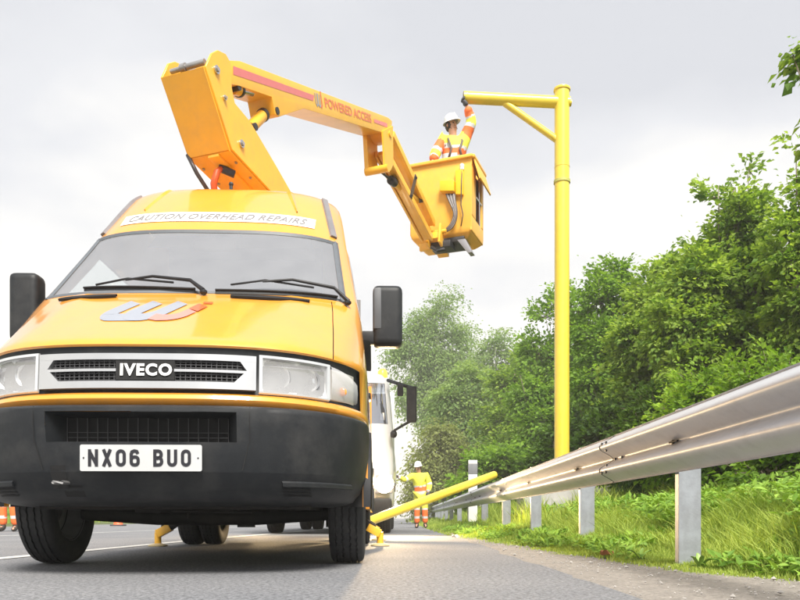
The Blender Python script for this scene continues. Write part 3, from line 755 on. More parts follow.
# wheels
def tyre(cx_, cy_, w_, r_, n=96):
    p = []; h = w_/2
    p += [(-h*.72, r_*.60), (-h*.96, r_*.70), (-h, r_*.82), (-h*.94, r_*.93), (-h*.84, r_*.975)]
    for g_ in (-.56, -.2, .2, .56):
        p += [(h*(g_-.055), r_*(1-.012*abs(g_)**2)), (h*(g_-.04), r_*.966), (h*(g_+.04), r_*.966), (h*(g_+.055), r_*(1-.012*abs(g_)**2))]
    p += [(h*.84, r_*.975), (h*.94, r_*.93), (h, r_*.82), (h*.96, r_*.70), (h*.72, r_*.60)]
    mb = MB(); c = Vector((cx_, cy_, r_)); m_ = len(p)
    for i_, (a, rad) in enumerate(p):
        for k in range(n):
            tt = 2*math.pi*k/n; wob = .0028*(1 if (k % 2) else -1) if 4 < i_ < m_-5 else 0
            mb.v.append(tuple(c+Vector((a+wob, rad*math.cos(tt), rad*math.sin(tt)))))
    mb.f += [(i*n+k, i*n+(k+1) % n, (i+1)*n+(k+1) % n, (i+1)*n+k) for i in range(m_-1) for k in range(n)]; mb.m += [0]*len(mb.f)
    return mb
def rim(cx_, cy_, w_, r_, sgn):
    mb = MB(); h = w_/2*sgn
    mb.lathe([(h*.75, r_*.62), (h*.82, r_*.585), (h*.6, r_*.55), (h*.2, r_*.50), (h*.15, r_*.3), (h*.45, r_*.25), (h*.5, r_*.12), (h*.5, .001)], (cx_, cy_, r_), 'X', 36)
    mb.lathe([(-h*.8, r_*.62), (-h*.4, r_*.55), (h*.15, r_*.50)], (cx_, cy_, r_), 'X', 36)
    for k in range(6):
        a = k*math.pi/3; mb.tube([(cx_+h*.42, cy_+r_*.19*math.cos(a), r_+r_*.19*math.sin(a)), (cx_+h*.58, cy_+r_*.19*math.cos(a), r_+r_*.19*math.sin(a))], .012, 6)
    return mb
for sgn in (-1, 1):
    wx = CX+sgn*.868-.012
    o_ = obj('wheel', tyre(wx, AX1, .205, WR), RUB, van, smooth=50); obj('rim', rim(wx, AX1, .205, WR, sgn), STEEL, o_)
    for ofs in (.86, .645):
        wx = CX+sgn*ofs
        o_ = obj('wheel', tyre(wx, AX2, .195, WR-.005), RUB, van, smooth=50); obj('rim', rim(wx, AX2, .195, WR-.005, sgn), STEEL, o_)
# chassis, axles, under-van clutter
mb = MB()
for sx in (-.42, .42): mb.box((CX+sx-.04, 3.7, .42), (CX+sx+.04, 9.0, .58))
for y_ in (3.75, 5.3, 6.4, 8.4): mb.box((CX-.5, y_-.05, .44), (CX+.5, y_+.05, .52))
mb.box((CX-.93, 4.95, .40), (CX+.93, 9.05, .62)); mb.box((CX-.75, 3.75, .44), (CX+.75, 4.95, .74))
mb.box((CX-.62, 3.62, .315), (CX+.70, 4.9, .45)); obj('chassis', mb, CHAS, van)
mb = MB(); mb.tube([(CX-.75, AX1+.05, .30), (CX-.3, AX1+.05, .27), (CX+.3, AX1+.05, .27), (CX+.75, AX1+.05, .30)], .045, 10); mb.box((CX-.28, 4.0, .30), (CX+.25, 4.7, .5)); obj('front_axle', mb, CHAS, van)
mb = MB(); mb.tube([(CX-.9, AX2, WR), (CX+.9, AX2, WR)], .06, 10); mb.blob((CX, AX2, WR), (.17, .17, .15), 14); obj('rear_axle', mb, CHAS, van)
mb = MB(); mb.tube([(CX+.25, 4.3, .36), (CX+.28, 5.4, .33), (CX+.30, 6.2, .36), (CX+.55, 8.9, .38)], .035, 10); mb.tube([(CX+.28, 5.3, .33), (CX+.29, 5.9, .34)], .09, 12); obj('exhaust', mb, CHAS, van)
mb = MB(); mb.box((CX-.7, 5.2, .30), (CX-.25, 6.4, .5)); obj('fuel_tank', mb, CHAS, van, bevel=.04)
mb = MB(); mb.tube([(CX-.14, 4.0, .44), (CX-.14, 4.0, .30), (CX-.02, 4.0, .31), (CX+.35, 4.0, .30)], .008, 6); mb.tube([(CX+.0, 4.02, .44), (CX+.0, 4.02, .27)], .01, 6); obj('steering_link', mb, CHAS, van)
for sx in (-.62, .62):
    mb = MB(); mb.box((CX+sx-.01, 8.75, .16), (CX+sx+.2*(1 if sx < 0 else -1), 8.77, .42)); obj('mud_flap', mb, RUB, van)
# outriggers (four)
for sgn in (-1, 1):
    for y_, xe_ in ((7.02, 1.05 if sgn < 0 else 1.06), (8.85, 1.05)):
        mb = MB(); mb.bar((CX+sgn*.62, y_, .42), (CX+sgn*(xe_-.06), y_, .16), .09, .09); og = obj('outrigger', mb, CHAS, van, bevel=.01)
        mb = MB(); mb.bar((CX+sgn*(xe_-.12), y_-.002, .185), (CX+sgn*xe_, y_-.002, .12), .10, .075); mb.tube([(CX+sgn*xe_, y_, .135), (CX+sgn*xe_, y_, .02)], .032, 12)
        obj('outrigger_foot', mb, BOOMY, og, bevel=.004)
        mb = MB(); mb.lathe([(.001, .001), (.001, .09), (.012, .09), (.028, .04), (.03, .001)], (CX+sgn*xe_, y_, .002), 'Z', 20); obj('foot_pad', mb, mat('pad_worn', (.50, .40, .22), .6, var=.2), og)
# door mirrors
def mirror(x0, x1, z0, z1, yc, armx, sgn):
    mb = MB(); mb.box((x0, yc-.07, z0), (x1, yc+.07, z1)); o_ = obj('door_mirror', mb, PLAS, van, bevel=.045, seg=4, smooth=180)
    mb = MB(); mb.box((x0+.012, yc+.066, z0+.03), (x1-.012, yc+.074, z1-.03)); obj('mirror_glass', mb, MIR, o_, bevel=.003)
    if sgn > 0:
        mb = MB(); mb.box((x0+.005, yc-.075, z0+.10), (x0+.055, yc-.05, z1-.02)); obj('mirror_recess', mb, mat('mirror_trim', (.075, .08, .09), .5, var=.1), o_, bevel=.012)
    mb = MB(); inx = x0 if sgn > 0 else x1
    mb.box((min(armx, inx-sgn*-.02), yc-.05, z0+.015), (max(armx, inx+sgn*.02), yc+.05, z0+.095)); o2 = obj('mirror_arm', mb, PLAD, o_, bevel=.015)
    mb = MB(); mb.box((min(armx, armx-sgn*.03), yc-.12, z0-.02), (max(armx, armx-sgn*.03), yc+.12, z0+.13)); obj('mirror_base', mb, PLAD, o_, bevel=.012)
mirror(-.145, .042, 1.355, 1.735, 4.64, -.225, 1)
mirror(-2.385, -2.205, 1.36, 1.785, 4.62, -2.06, -1)
# wipers
def wiper(x0, x1, zb, zt):
    """pivot near x1, blade lying low across the glass"""
    g_ = lambda x, z, o: skinp(x, z, o)
    mb = MB(); bl = [(x0+(x1-x0)*k/14, zb+(zt-zb)*math.sin(math.pi*.5*(1-k/14))*1.0) for k in range(15)]
    mb.tube([g_(x, z, .02) for x, z in bl], .006, 6)
    mb.grid([[g_(x, z-.010, .004), g_(x, z+.002, .018)] for x, z in bl])
    o_ = obj('wiper', mb, PLAD, van)
    mb = MB(); am = [(x1+.055, 1.487, .03), (x1-.03, zb+.028, .05), (x0+(x1-x0)*.62, zb+.050, .055), (x0+(x1-x0)*.38, zb+.042, .04)]
    mb.tube([g_(x, z, o) for x, z, o in am], [.013, .010, .008, .006], 8)
    mb.tube([g_(x0+(x1-x0)*.12, zb+.022, .03), g_(x0+(x1-x0)*.4, zb+.046, .045), g_(x0+(x1-x0)*.8, zb+.034, .03)], .006, 6)
    mb.blob(g_(x1+.055, 1.487, .02), (.022, .022, .016), 10)
    obj('wiper_arm', mb, PLAD, o_)
wiper(-.60, .03, 1.522, 1.54); wiper(.14, .80, 1.522, 1.515)
mb = MB(); mb.tube([(CX-.02, 5.3, 2.61), (CX-.02, 5.3, 2.665)], .012, 8); mb.blob((CX-.02, 5.3, 2.675), .018, 8); obj('roof_aerial', mb, DST, van)

XF = None
# ------------------------------------------------------------------ folding boom (in one vertical plane)
F = 735.0
DV = Vector((.358, .934, 0)).normalized(); NV = Vector((DV.y, -DV.x, 0))
P0 = Vector((-1.394, 5.28, 0))
def BP(px, py, off=0):
    """point on the boom's right-hand side plane (off = metres inwards)"""
    q = P0-NV*off; u = (px-402)/F
    t_ = (u*q.y-q.x)/(DV.x-u*DV.y)
    y = q.y+DV.y*t_; return Vector((q.x+DV.x*t_, y, .27+(518-py)/F*y))
def inward(p, off): return Vector(p)-NV*off
lo = [(206, 66), (212, 53), (218, 50), (226, 54), (231, 63), (232, 88), (235, 103), (250, 121), (277, 167), (327, 255), (318, 262), (303, 226), (232, 149)]
LP = [BP(*q) for q in lo]
BW = .40
mb = MB(); mb.prism(LP, -NV*.018); la = obj('lower_arm', mb, BOOMY, van, bevel=.003, seg=1)
def strip(idx, o0, o1, th, mbx):
    pts = [LP[i] for i in idx]
    for a, b in zip(pts, pts[1:]):
        d_ = (b-a).normalized(); n_ = NV.cross(d_).normalized()*th
        mbx.add([inward(a, o0), inward(b, o0), inward(b, o1), inward(a, o1), inward(a+n_, o0), inward(b+n_, o0), inward(b+n_, o1), inward(a+n_, o1)], [(0,1,2,3),(4,5,6,7),(0,1,5,4),(1,2,6,5),(2,3,7,6),(3,0,4,7)])
mb = MB(); left = [inward(p, BW-.018) for p in LP]; left[1] = left[1]+Vector((0, 0, .01)); mb.prism(left, -NV*.018); obj('arm_side_plate', mb, BOOMY, la, bevel=.003, seg=1)
mb = MB(); strip([0, 12, 11, 10], .016, BW-.016, -.012, mb); obj('arm_bottom_plate', mb, BOOMY, la)
mb = MB(); strip([7, 8, 9], .016, BW-.016, .012, mb); obj('arm_top_plate', mb, BOOMY, la)
mb = MB(); a_, b_ = LP[12], LP[11]   # stiffening rib down the underside
nd = NV.cross((b_-a_).normalized())
if nd.z > 0: nd = -nd
mb.bar(inward(a_, BW*.42)+nd*.018, inward(b_, BW*.42)+nd*.018, .10, .035, up=nd); obj('arm_rib', mb, BOOMY, la, bevel=.01)
for q, r_ in (((216, 70), .032), ((224, 98), .02), ((241, 144), .032)):
    c_ = BP(*q); mb = MB(); mb.tube([c_+NV*.001, c_+NV*.014], r_*.95, 18); mb.tube([c_+NV*.013, c_+NV*.026], r_*.5, 6); obj('pivot_pin', mb, HYD, la)
    c2 = inward(c_, BW); mb = MB(); mb.tube([c2-NV*.001, c2-NV*.02], r_*.95, 18); obj('pivot_pin', mb, HYD, la)
c_ = inward(LP[12], BW*.40)
mb = MB()
pth = [inward(BP(208, 162), .30)+nd*.06, inward(BP(216, 158), .26)+nd*.02]
pA = inward(LP[12], BW*.42)+(b_-a_)*.10+nd*.06
mb.tube([pA, pA+Vector((-.02, -.04, -.04)), pA+Vector((-.05, -.03, -.13)), pA+Vector((-.05, .03, -.24)), pA+Vector((-.01, .12, -.31)), pA+Vector((.06, .25, -.40)), pA+Vector((.1, .4, -.55))], [.02, .026, .026, .024, .022, .02, .02], 8)
obj('hydraulic_hose', mb, REDH, la, smooth=180)
mb = MB(); mb.bar(pA+Vector((-.02, 0, .01)), pA+Vector((.10, .03, -.03)), .04, .05); obj('hose_clamp', mb, DST, la, bevel=.006)
mb = MB()
h0 = inward(LP[12], BW-.01)
mb.tube([h0+Vector((-.01, -.01, .02)), h0+Vector((.06, .0, -.12)), h0+Vector((.14, .12, -.24)), h0+Vector((.24, .3, -.36)), h0+Vector((.38, .6, -.55)), h0+Vector((.55, .95, -.85))], .016, 8); obj('hydraulic_hose', mb, HOSE, la, smooth=180)
for a0_, b0_ in ((0, 12), (12, 11)):
    mb = MB(); mb.tube([inward(LP[a0_], .0)+nd*.012-NV*.02, inward(LP[b0_], .0)+nd*.012-NV*.02], .006, 6); obj('weld_seam', mb, BOOMY, la)
for f_ in (.12, .3, .5, .7, .88):
    for oo in (.05, BW-.05):
        c_ = inward(LP[12].lerp(LP[11], f_), oo); mb = MB(); mb.tube([c_, c_+nd*.022], .012, 6); obj('bolt', mb, STEEL, la)
# elbow detail: top cover with bright fitting
mb = MB(); e0 = inward(BP(212, 60), .06); e1 = inward(BP(212, 61), .36); mb.tube([e0, e0.lerp(e1, .55)], .022, 12); mb.tube([e0.lerp(e1, .55), e0.lerp(e1, .7)], .032, 12); mb.tube([e0.lerp(e1, .7), e1], .018, 12); obj('elbow_shaft', mb, STEEL, la)
# turret on the roof
tb = inward(BP(322, 258), BW/2)
mb = MB(); mb.lathe([(0, .001), (0, .42), (.06, .42), (.08, .34), (.12, .34), (.12, .001)], (tb.x, tb.y, 2.61), 'Z', 32); mb.box((tb.x-.16, tb.y-.2, 2.70), (tb.x+.16, tb.y+.25, tb.z+.02)); obj('turret', mb, BOOMY, van, bevel=.006)
# upper arm
UO = .055; UW = .24
up = [(222, 60), (240, 61), (388, 117.5), (392, 121), (392, 132.5), (384, 133), (304, 108.5), (279, 117), (275, 114), (272, 97), (240, 86), (222, 82)]
UP = [BP(x_, y_, UO) for x_, y_ in up]
mb = MB(); mb.prism(UP, -NV*UW); ua = obj('upper_arm', mb, BOOMY, van, bevel=.004, seg=2)
a_ = UP[1]; b_ = UP[2]; AD = (b_-a_).normalized(); AU = AD.cross(NV)*1
if AU.z < 0: AU = -AU
def ARM(px, py):
    base = BP(px, py, UO)
    return lambda u, v: base+AD*u+AU*v+NV*.003
mb = MB(); mb.add([BP(233, 66, UO)+NV*.0022, BP(314, 95.5, UO)+NV*.0022, BP(313, 101, UO)+NV*.0022, BP(233, 74.5, UO)+NV*.0022], [(0,1,2,3)]); obj('red_stripe', mb, RSTR, ua)
mb = MB(); f_ = ARM(319, 101)
for px_ in (-.055, 0): 
    v, f = ribbon([(px_-.02, .06), (px_-.02, -.03), (px_, -.05), (px_+.02, -.035), (px_+.02, .06)], .016); mb.add([f_(a, b) for a, b in v], f)
obj('arm_emblem', mb, LOGG, ua)
mb = MB(); v, f = ribbon([(.055, .09), (.055, -.035), (.03, -.055)], .018); mb.add([f_(a, b) for a, b in v], f); obj('arm_emblem_tail', mb, LOGR, ua)
pa, pb = BP(325, 104, UO), BP(372, 120, UO)
decal('arm_lettering', 'POWERED ACCESS', (pb-pa).length*.98, .088, ARM(349.5, 111.2), ORT, ua, bold=.018)
pa, pb = BP(374, 121, UO), BP(387, 126, UO)
decal('arm_small_lettering', '01234 567', (pb-pa).length, .03, ARM(380.5, 124.2), mat('pink_letters', (.75, .16, .22), .5, var=.05), ua, bold=.01) if False else None
mb = MB(); mb.add([BP(374, 119, UO)+NV*.003, BP(387, 123.5, UO)+NV*.003, BP(387, 127.5, UO)+NV*.003, BP(374, 122.5, UO)+NV*.003], [(0,1,2,3)]); obj('arm_side_print', mb, mat('print_pink', (.72, .22, .22), .5, var=.35, vscale=60), ua)
# fold cylinder between the arms
for (qa, qm, qb, ob) in (((250, 128), (262, 116), (277, 104), .14), ((233, 88), (238, 90), (252, 93), .12)):
    A_, M_, B_ = BP(*qa, ob), BP(*qm, ob), BP(*qb, ob)
    mb = MB(); mb.tube([A_, M_], .048, 16); cy = obj('hydraulic_cylinder', mb, BOOMY, ua)
    mb = MB(); mb.tube([M_-(B_-M_)*.05, B_], .026, 12); obj('cylinder_rod', mb, HYD, cy)
    mb = MB(); mb.tube([inward(A_, -.06), inward(A_, .06)], .03, 12); obj('cylinder_pin', mb, DST, cy)
    mb = MB(); mb.tube([M_, M_+(B_-M_)*.12], .054, 16); obj('cylinder_collar', mb, DST, cy)
mb = MB(); c_ = BP(277, 111, UO); mb.tube([c_, c_+NV*.01], .03, 16); obj('pivot_pin', mb, DST, ua)
# knuckle at the tip
kn = [(383, 131), (393, 126), (393.5, 164), (391, 170), (387.5, 172.5), (385, 170)]
mb = MB()
for oo in (.0, .205): mb.prism([inward(BP(*q, .035), oo) for q in kn], -NV*(.05 if oo else .02))
mb.prism([BP(384, 132, .055), BP(393, 128, .055), BP(393, 143, .055), BP(388, 141, .055)], -NV*.19)
kno = obj('knuckle', mb, BOOMY, van)
for q, o0, o1, r_ in (((388.5, 168), .0, .29, .045), ((391, 134), .02, .27, .035)):
    mb = MB(); c_ = BP(*q, o0); mb.tube([c_, inward(c_, o1-o0)], r_, 14); obj('knuckle_pin', mb, BOOMY, kno)
# jib: two parallel beams to the basket
OC = .155
for (a, b, wd) in (((393, 134), (434.5, 224), .075), ((387, 152), (432, 238), .075)):
    A0, B0 = BP(*a, .08), BP(*b, .08)
    for oo, wd_, hh_ in ((.0, .03, .085), (.065, .10, .05), (.14, .03, .085)):
        mb = MB(); mb.bar(inward(A0, oo), inward(B0, oo), wd_, hh_); obj('jib_beam', mb, BOOMY, van, bevel=.005)
A_, M_, B_ = BP(380, 171, OC), BP(392, 181, OC), BP(417, 201, OC)
mb = MB(); mb.tube([M_, B_], .042, 14); jc = obj('jib_cylinder', mb, BOOMY, van)
mb = MB(); mb.tube([A_, M_], .016, 10); obj('cylinder_rod', mb, DST, jc)
mb = MB(); mb.tube([M_-(B_-M_)*.04, M_+(B_-M_)*.08], .055, 12); obj('cylinder_collar', mb, DST, jc)
mb = MB(); mb.tube([inward(B_, -.08), inward(B_, .08)], .03, 10); obj('cylinder_pin', mb, DST, jc)
mb = MB()
for oo in (.06, .24): mb.bar(BP(416, 176, oo), BP(411, 197, oo), .012, .06)
mb.tube([BP(411, 196, .04), BP(411, 196, .27)], .02, 10); mb.tube([BP(416, 178, .04), BP(416, 178, .27)], .02, 10); obj('jib_link', mb, DST, van)

# ------------------------------------------------------------------ basket
BC = Vector((.545, 10.45, 0)); BWd, BD, BZ0, BZ1 = .92, .64, 4.25, 5.33
def BK(a, b, z): 
    """a across (right +), b depth from the front face"""
    q = BC+NV*a+DV*b; return Vector((q.x, q.y, z))
mb = MB(); h = BWd/2
# tub with tapered bottom, walls have thickness
outer = [(-h, 0), (h, 0), (h, BD), (-h, BD)]
def ringz(ins, z): return [BK(a*(1-ins/h), b+(ins if b == 0 else -ins), z) for a, b in outer]
rz = [ringz(.10, 4.22), ringz(.02, 4.29), ringz(0, 4.35), ringz(0, BZ1), ringz(.035, BZ1), ringz(.035, 4.40)]
k0 = len(mb.v)
vs = [p for r_ in rz for p in r_]; fs = []
for i in range(5):
    for k in range(4):
        if k == 1 and i == 2: continue       # right-hand side has the entrance opening
        if k == 1 and i == 4: continue
        fs.append((i*4+k, i*4+(k+1) % 4, (i+1)*4+(k+1) % 4, (i+1)*4+k))
fs += [(3, 2, 1, 0), (20, 21, 22, 23)]
mb.add(vs, fs)
def side_frame(z0, z1, b0, b1): mb.prism([BK(h, b0, z0), BK(h, b1, z0), BK(h, b1, z1), BK(h, b0, z1)], -NV*.035)
side_frame(4.30, 4.52, 0.0, BD); side_frame(5.22, BZ1, 0, BD); side_frame(4.52, 5.22, 0, .24); side_frame(4.52, 5.22, .54, BD)
bask = obj('basket', mb, BASKY, van, bevel=.022, seg=3, smooth=50)
mb = MB(); mb.prism([BK(h-.06, .22, 4.40), BK(h-.06, .56, 4.40), BK(h-.06, .56, 5.23), BK(h-.06, .22, 5.23)], -NV*.01); obj('entrance_gate', mb, BLK, bask)
mb = MB(); mb.tube([BK(h-.01, .24, 4.86), BK(h-.01, .54, 4.86)], .016, 8); mb.tube([BK(h-.01, .46, 4.45), BK(h-.01, .40, 5.18)], .012, 8); obj('gate_rail', mb, HYD, bask)
mb = MB()   # rim lip + drop-down flap at the right
for a0, b0, a1, b1 in ((-h-.02, -.02, h+.02, -.02), (h+.02, -.02, h+.02, BD+.02), (h+.02, BD+.02, -h-.02, BD+.02), (-h-.02, BD+.02, -h-.02, -.02)):
    mb.bar(BK(a0, b0, BZ1+.005), BK(a1, b1, BZ1+.005), .055, .045)
obj('basket_rim', mb, BASKY, bask, bevel=.015, seg=2)
mb = MB(); mb.prism([BK(h+.0, .03, BZ1+.025), BK(h+.0, BD, BZ1+.025), BK(h+.10, BD, 5.02), BK(h+.10, .03, 5.02)], NV*.02+Vector((0, 0, .01))); obj('basket_flap', mb, BASKY, bask, bevel=.006)
# control box and cables on the front
mb = MB(); 
def BF(px, py, off=0):
    """point on the basket front plane, off metres towards the camera"""
    q = BC-DV*off; u = (px-402)/F; t_ = (u*q.y-q.x)/(NV.x-u*NV.y); y = q.y+NV.y*t_
    return Vector((q.x+NV.x*t_, y, .27+(518-py)/F*y))
mb.prism([BF(442, 184), BF(456, 183), BF(456, 194), BF(442, 194)], -DV*.11); mb.prism([BF(456.5, 172), BF(464, 171), BF(464, 196), BF(456.5, 196)], -DV*.06); obj('control_box', mb, mat('box_yellow', (.85, .50, .015), .4, var=.05), bask, bevel=.01)
mb = MB(); mb.tube([BF(462, 170, .03), BF(462, 165, .03)], .03, 12); mb.blob(BF(462, 166, .03), .035, 10); obj('emergency_button', mb, WHT, bask)
rg = random.Random(2)
for k in range(9):
    d = k*.9; mt = (HOSE, HOSEL, HOSE)[k % 3]
    pts = [BF(446+d*1.2, 194, .06), BF(449+d*.9, 201, .08), BF(453+d*.55+rg.uniform(-.5, .5), 212, .09), BF(452+d*.55, 221, .09), BF(447+d*.5, 228+d*.2, .08), BF(441, 231+d*.35, .06)]
    P_ = []
    for i in range(len(pts)-1):
        a0 = pts[max(0, i-1)]; a1 = pts[i]; a2 = pts[i+1]; a3 = pts[min(len(pts)-1, i+2)]
        for s_ in range(4):
            f_ = s_/4; P_.append(.5*((2*a1)+(a2-a0)*f_+(2*a0-5*a1+4*a2-a3)*f_*f_+(3*a1-a0-3*a2+a3)*f_**3))
    P_.append(pts[-1]); mb = MB(); mb.tube(P_, .009, 6); obj('cable', mb, mt, bask, smooth=180)
mb = MB(); mb.tube([BF(462, 168, .05), BF(461.5, 185, .07), BF(461, 205, .05), BF(463, 215, .05), BF(461, 226, .05)], .008, 6); obj('cable', mb, HOSE, bask, smooth=180)
# under-basket bracket and step
mb = MB()
for oo in (-.13, .05): mb.bar(BK(oo, -.16, 4.10), BK(oo, -.10, 4.38), .03, .14, up=tuple(DV)); 
mb.bar(BK(-.30, -.02, 4.14), BK(-.10, -.02, 4.14), .06, .10); mb.bar(BK(-.04, -.16, 4.24), BK(-.04, .30, 4.12), .16, .10); mb.tube([BK(-.18, -.10, 4.30), BK(.12, -.10, 4.30)], .03, 10)
obj('basket_bracket', mb, BOOMY, bask, bevel=.006)
mb = MB(); mb.box((0, 0, 0), (.30, .26, .09), Matrix.Translation(BK(-.13, -.08, 4.09)) @ Matrix.Rotation(math.atan2(NV.y, NV.x), 4, 'Z')); mb.tube([BK(-.10, -.1, 4.1), BK(.0, -.14, 4.02), BK(.08, -.06, 4.06)], .025, 8); obj('rotator_motor', mb, DST, bask, bevel=.02)
mb = MB(); mb.prism([BK(.24, .02, 4.20), BK(.36, .02, 4.20), BK(.47, -.02, 3.985), BK(.41, -.02, 3.98)], DV*.16); obj('basket_step', mb, mat('step_grey', (.24, .24, .26), .4, metal=.4, var=.1), bask, bevel=.004)
mb = MB(); mb.prism([BK(-.0, .03, 4.25), BK(.34, .03, 4.25), BK(.34, .35, 4.22), BK(-.0, .35, 4.22)], (0, 0, -.07)); obj('basket_valve_block', mb, DST, bask, bevel=.01)

# ------------------------------------------------------------------ yellow gantry post
gb = Vector((2.35, 10.8, .70))
gan = thing('yellow_gantry', gb, 'tall yellow tubular post with a side arm and diagonal brace rising behind the crash barrier', 'gantry post')
mb = MB(); mb.tube([(2.35, 10.8, .72), (2.35, 10.8, 6.56)], .108, 32); obj('post', mb, GANY, gan)
mb = MB(); mb.tube([(2.35, 10.8, 6.54), (2.35, 10.8, 6.575)], .122, 32); obj('end_cap', mb, GANY, gan, bevel=.004)
for z_ in (5.205,): 
    mb = MB(); mb.lathe([(-.02, .108), (-.02, .120), (.02, .120), (.02, .108)], (2.35, 10.8, z_), 'Z', 32); obj('clamp_ring', mb, mat('ring_green', (.42, .42, .10), .5, var=.1), gan)
mb = MB(); mb.lathe([(-.006, .108), (-.004, .1115), (.004, .1115), (.006, .108)], (2.35, 10.8, 5.42), 'Z', 32); obj('weld_seam', mb, GANY, gan)
mb = MB(); mb.tube([(2.46, 10.8, 6.37), (2.25, 10.8, 6.38), (.90, 10.76, 6.425)], .084, 28); arm_ = obj('side_arm', mb, GANY, gan)
mb = MB(); mb.tube([(.905, 10.76, 6.425), (.893, 10.76, 6.4255)], .078, 28); obj('arm_end', mb, mat('tube_dark', (.12, .11, .04), .6, var=.2), arm_)
mb = MB(); mb.tube([(2.455, 10.8, 6.37), (2.485, 10.8, 6.37)], .05, 16); obj('arm_bolt', mb, GANY, arm_)
mb = MB(); mb.tube([(1.50, 10.78, 6.36), (2.27, 10.8, 5.83)], .05, 16); obj('diagonal_brace', mb, GANY, gan)
mb = MB(); mb.box((2.15, 10.6, .731), (2.55, 11.0, .76)); obj('base_plate', mb, GANY, gan, bevel=.004)
mb = MB(); mb.box((1.74, 10.50, -.1), (2.98, 11.15, .73)); mb.box((1.745, 10.47, -.1), (1.87, 10.505, .71)); pl = obj('concrete_plinth', mb, CONC, base=(2.3, 10.8, .1), bevel=.01)
tag(pl, 'pale concrete footing block under the yellow gantry post, behind the barrier posts', 'concrete block')
# loose yellow tube leaning on the barrier
mb = MB()
A_ = Vector((-.80, 8.75, .072)); 
def lerp(a, b, f_): return a+(b-a)*f_
Bq = Vector((1.445, 11.5, .945)); A_ = Vector((-.85, 9.0, .063))
lp = thing('yellow_tube', (A_.x, A_.y, 0), 'loose yellow tube lying slantwise from the road up onto the crash barrier', 'tube')
mb.tube([A_, Bq], .060, 24); tb_ = obj('tube', mb, GANY, lp)
mb = MB(); mb.tube([Bq+(Bq-A_).normalized()*.001, Bq+(Bq-A_).normalized()*.004], .05, 20); obj('tube_bore', mb, MATS['tube_dark'], lp)
d_ = (Bq-A_).normalized(); c_ = A_+(Bq-A_)*.66
mb = MB()
for f_ in (.40, .72): c_ = A_+(Bq-A_)*f_; mb.tube([c_, c_+d_*.02], .0625, 24)
obj('tube_weld', mb, GANY, lp)

# ------------------------------------------------------------------ crash barrier
RX = 1.40
rail = thing('crash_barrier', (RX, 6, 0), 'galvanised steel W-beam crash barrier on posts along the grass verge', 'crash barrier')
RAILM = mat('galvanised_rail', (.54, .555, .59), .5, metal=.4, var=.08, vscale=7, bump=.05, bscale=25, dirt=(.30, .305, .33), dirt_amt=.55, dscale=7)
prof = [(-.012, .000), (.000, .004), (.012, .014), (-.030, .062), (-.060, .078), (-.072, .092), (-.072, .104), (-.060, .118), (-.014, .142), (-.004, .148), (-.004, .164), (-.014, .170), (-.060, .194), (-.072, .208), (-.072, .222), (-.060, .236), (-.022, .262), (.000, .288), (.008, .304), (.004, .314), (-.006, .316)]
prof = [(-.010, .0), (.002, -.003), (.008, .006), (-.002, .020), (-.052, .050), (-.068, .062), (-.074, .078), (-.070, .094), (-.058, .106), (-.014, .136), (-.006, .146), (-.006, .166), (-.014, .176), (-.058, .206), (-.070, .218), (-.074, .234), (-.068, .250), (-.052, .262), (-.002, .292), (.008, .304), (.004, .316), (-.008, .314)]
prof = [(.004, -.002), (.012, .004)]+[(.008-.094*(.5-.5*math.cos(4*math.pi*v_/.31))**.85, v_) for v_ in np.linspace(.012, .298, 34)]+[(.012, .306), (.004, .312)]
ZB = .505
joints = [-4.6, .1, 4.72, 9.35, 14.0, 18.6, 23.2, 27.8, 32.4, 37, 41.6, 46.2, 50.8, 55.4, 60]
post_y = [-3.5, -1.1, 1.35, 3.80, 5.90, 8.15, 10.45, 13.2, 16.0, 19.0, 22.1]+[24.6+2.4*k for k in range(15)]
bproto = None
def beam(y0, y1):
    mb = MB(); n_ = max(2, int((y1-y0)/.4)); rows = []
    rg = random.Random(int(y0*10))
    for k in range(n_+1):
        y = y0+(y1-y0)*k/n_; wob = .003*math.sin(y*1.9)+.002*math.sin(y*4.3)
        # the end nearer the camera lies outermost over its neighbour
        out_ = .0055 if k == n_ else .0055*(k/n_)
        rows.append([(RX+u-out_+wob, y, ZB+v) for u, v in prof])
    mb.grid(rows)
    rows2 = [[(p[0]+.003, p[1], p[2]) for p in r_] for r_ in rows]
    mb.grid(rows2, flip=True)
    # visible cut edge of the plate
    mb.add(rows[-1]+rows2[-1], [(i, i+1, len(prof)+i+1, len(prof)+i) for i in range(len(prof)-1)])
    mb.add(rows[0]+rows2[0], [(i, i+1, len(prof)+i+1, len(prof)+i) for i in range(len(prof)-1)])
    return mb
for a, b in zip(joints, joints[1:]):
    bo = obj('beam', beam(a-.0, b+.16), RAILM, rail, smooth=70)
    yj = b+.16
    mb = MB(); o_ = .0075   # dark strip round the lap edge, its shadow gap put into the colour
    rows = [[(RX+u-o_+dx, yj+dy, ZB+v) for u, v in prof] for dx, dy in ((.0, -.001), (.0, .004), (.007, .005))]
    mb.grid(rows); obj('lap_shadow_strip', mb, DST, bo, smooth=70)
    if b < 40:
        for (v_, dy) in ((.062, .02), (.062, .12), (.106, .06), (.206, .06), (.25, .02), (.25, .12), (.150, -.05), (.150, .1)):
            u_ = interp(v_, [q[1] for q in prof[2:-2]], [q[0] for q in prof[2:-2]])
            mb = MB(); mb.blob((RX+u_-.008, b+dy, ZB+v_), (.008, .012, .012), 8); obj('splice_bolt', mb, DST, bo)
pp = None
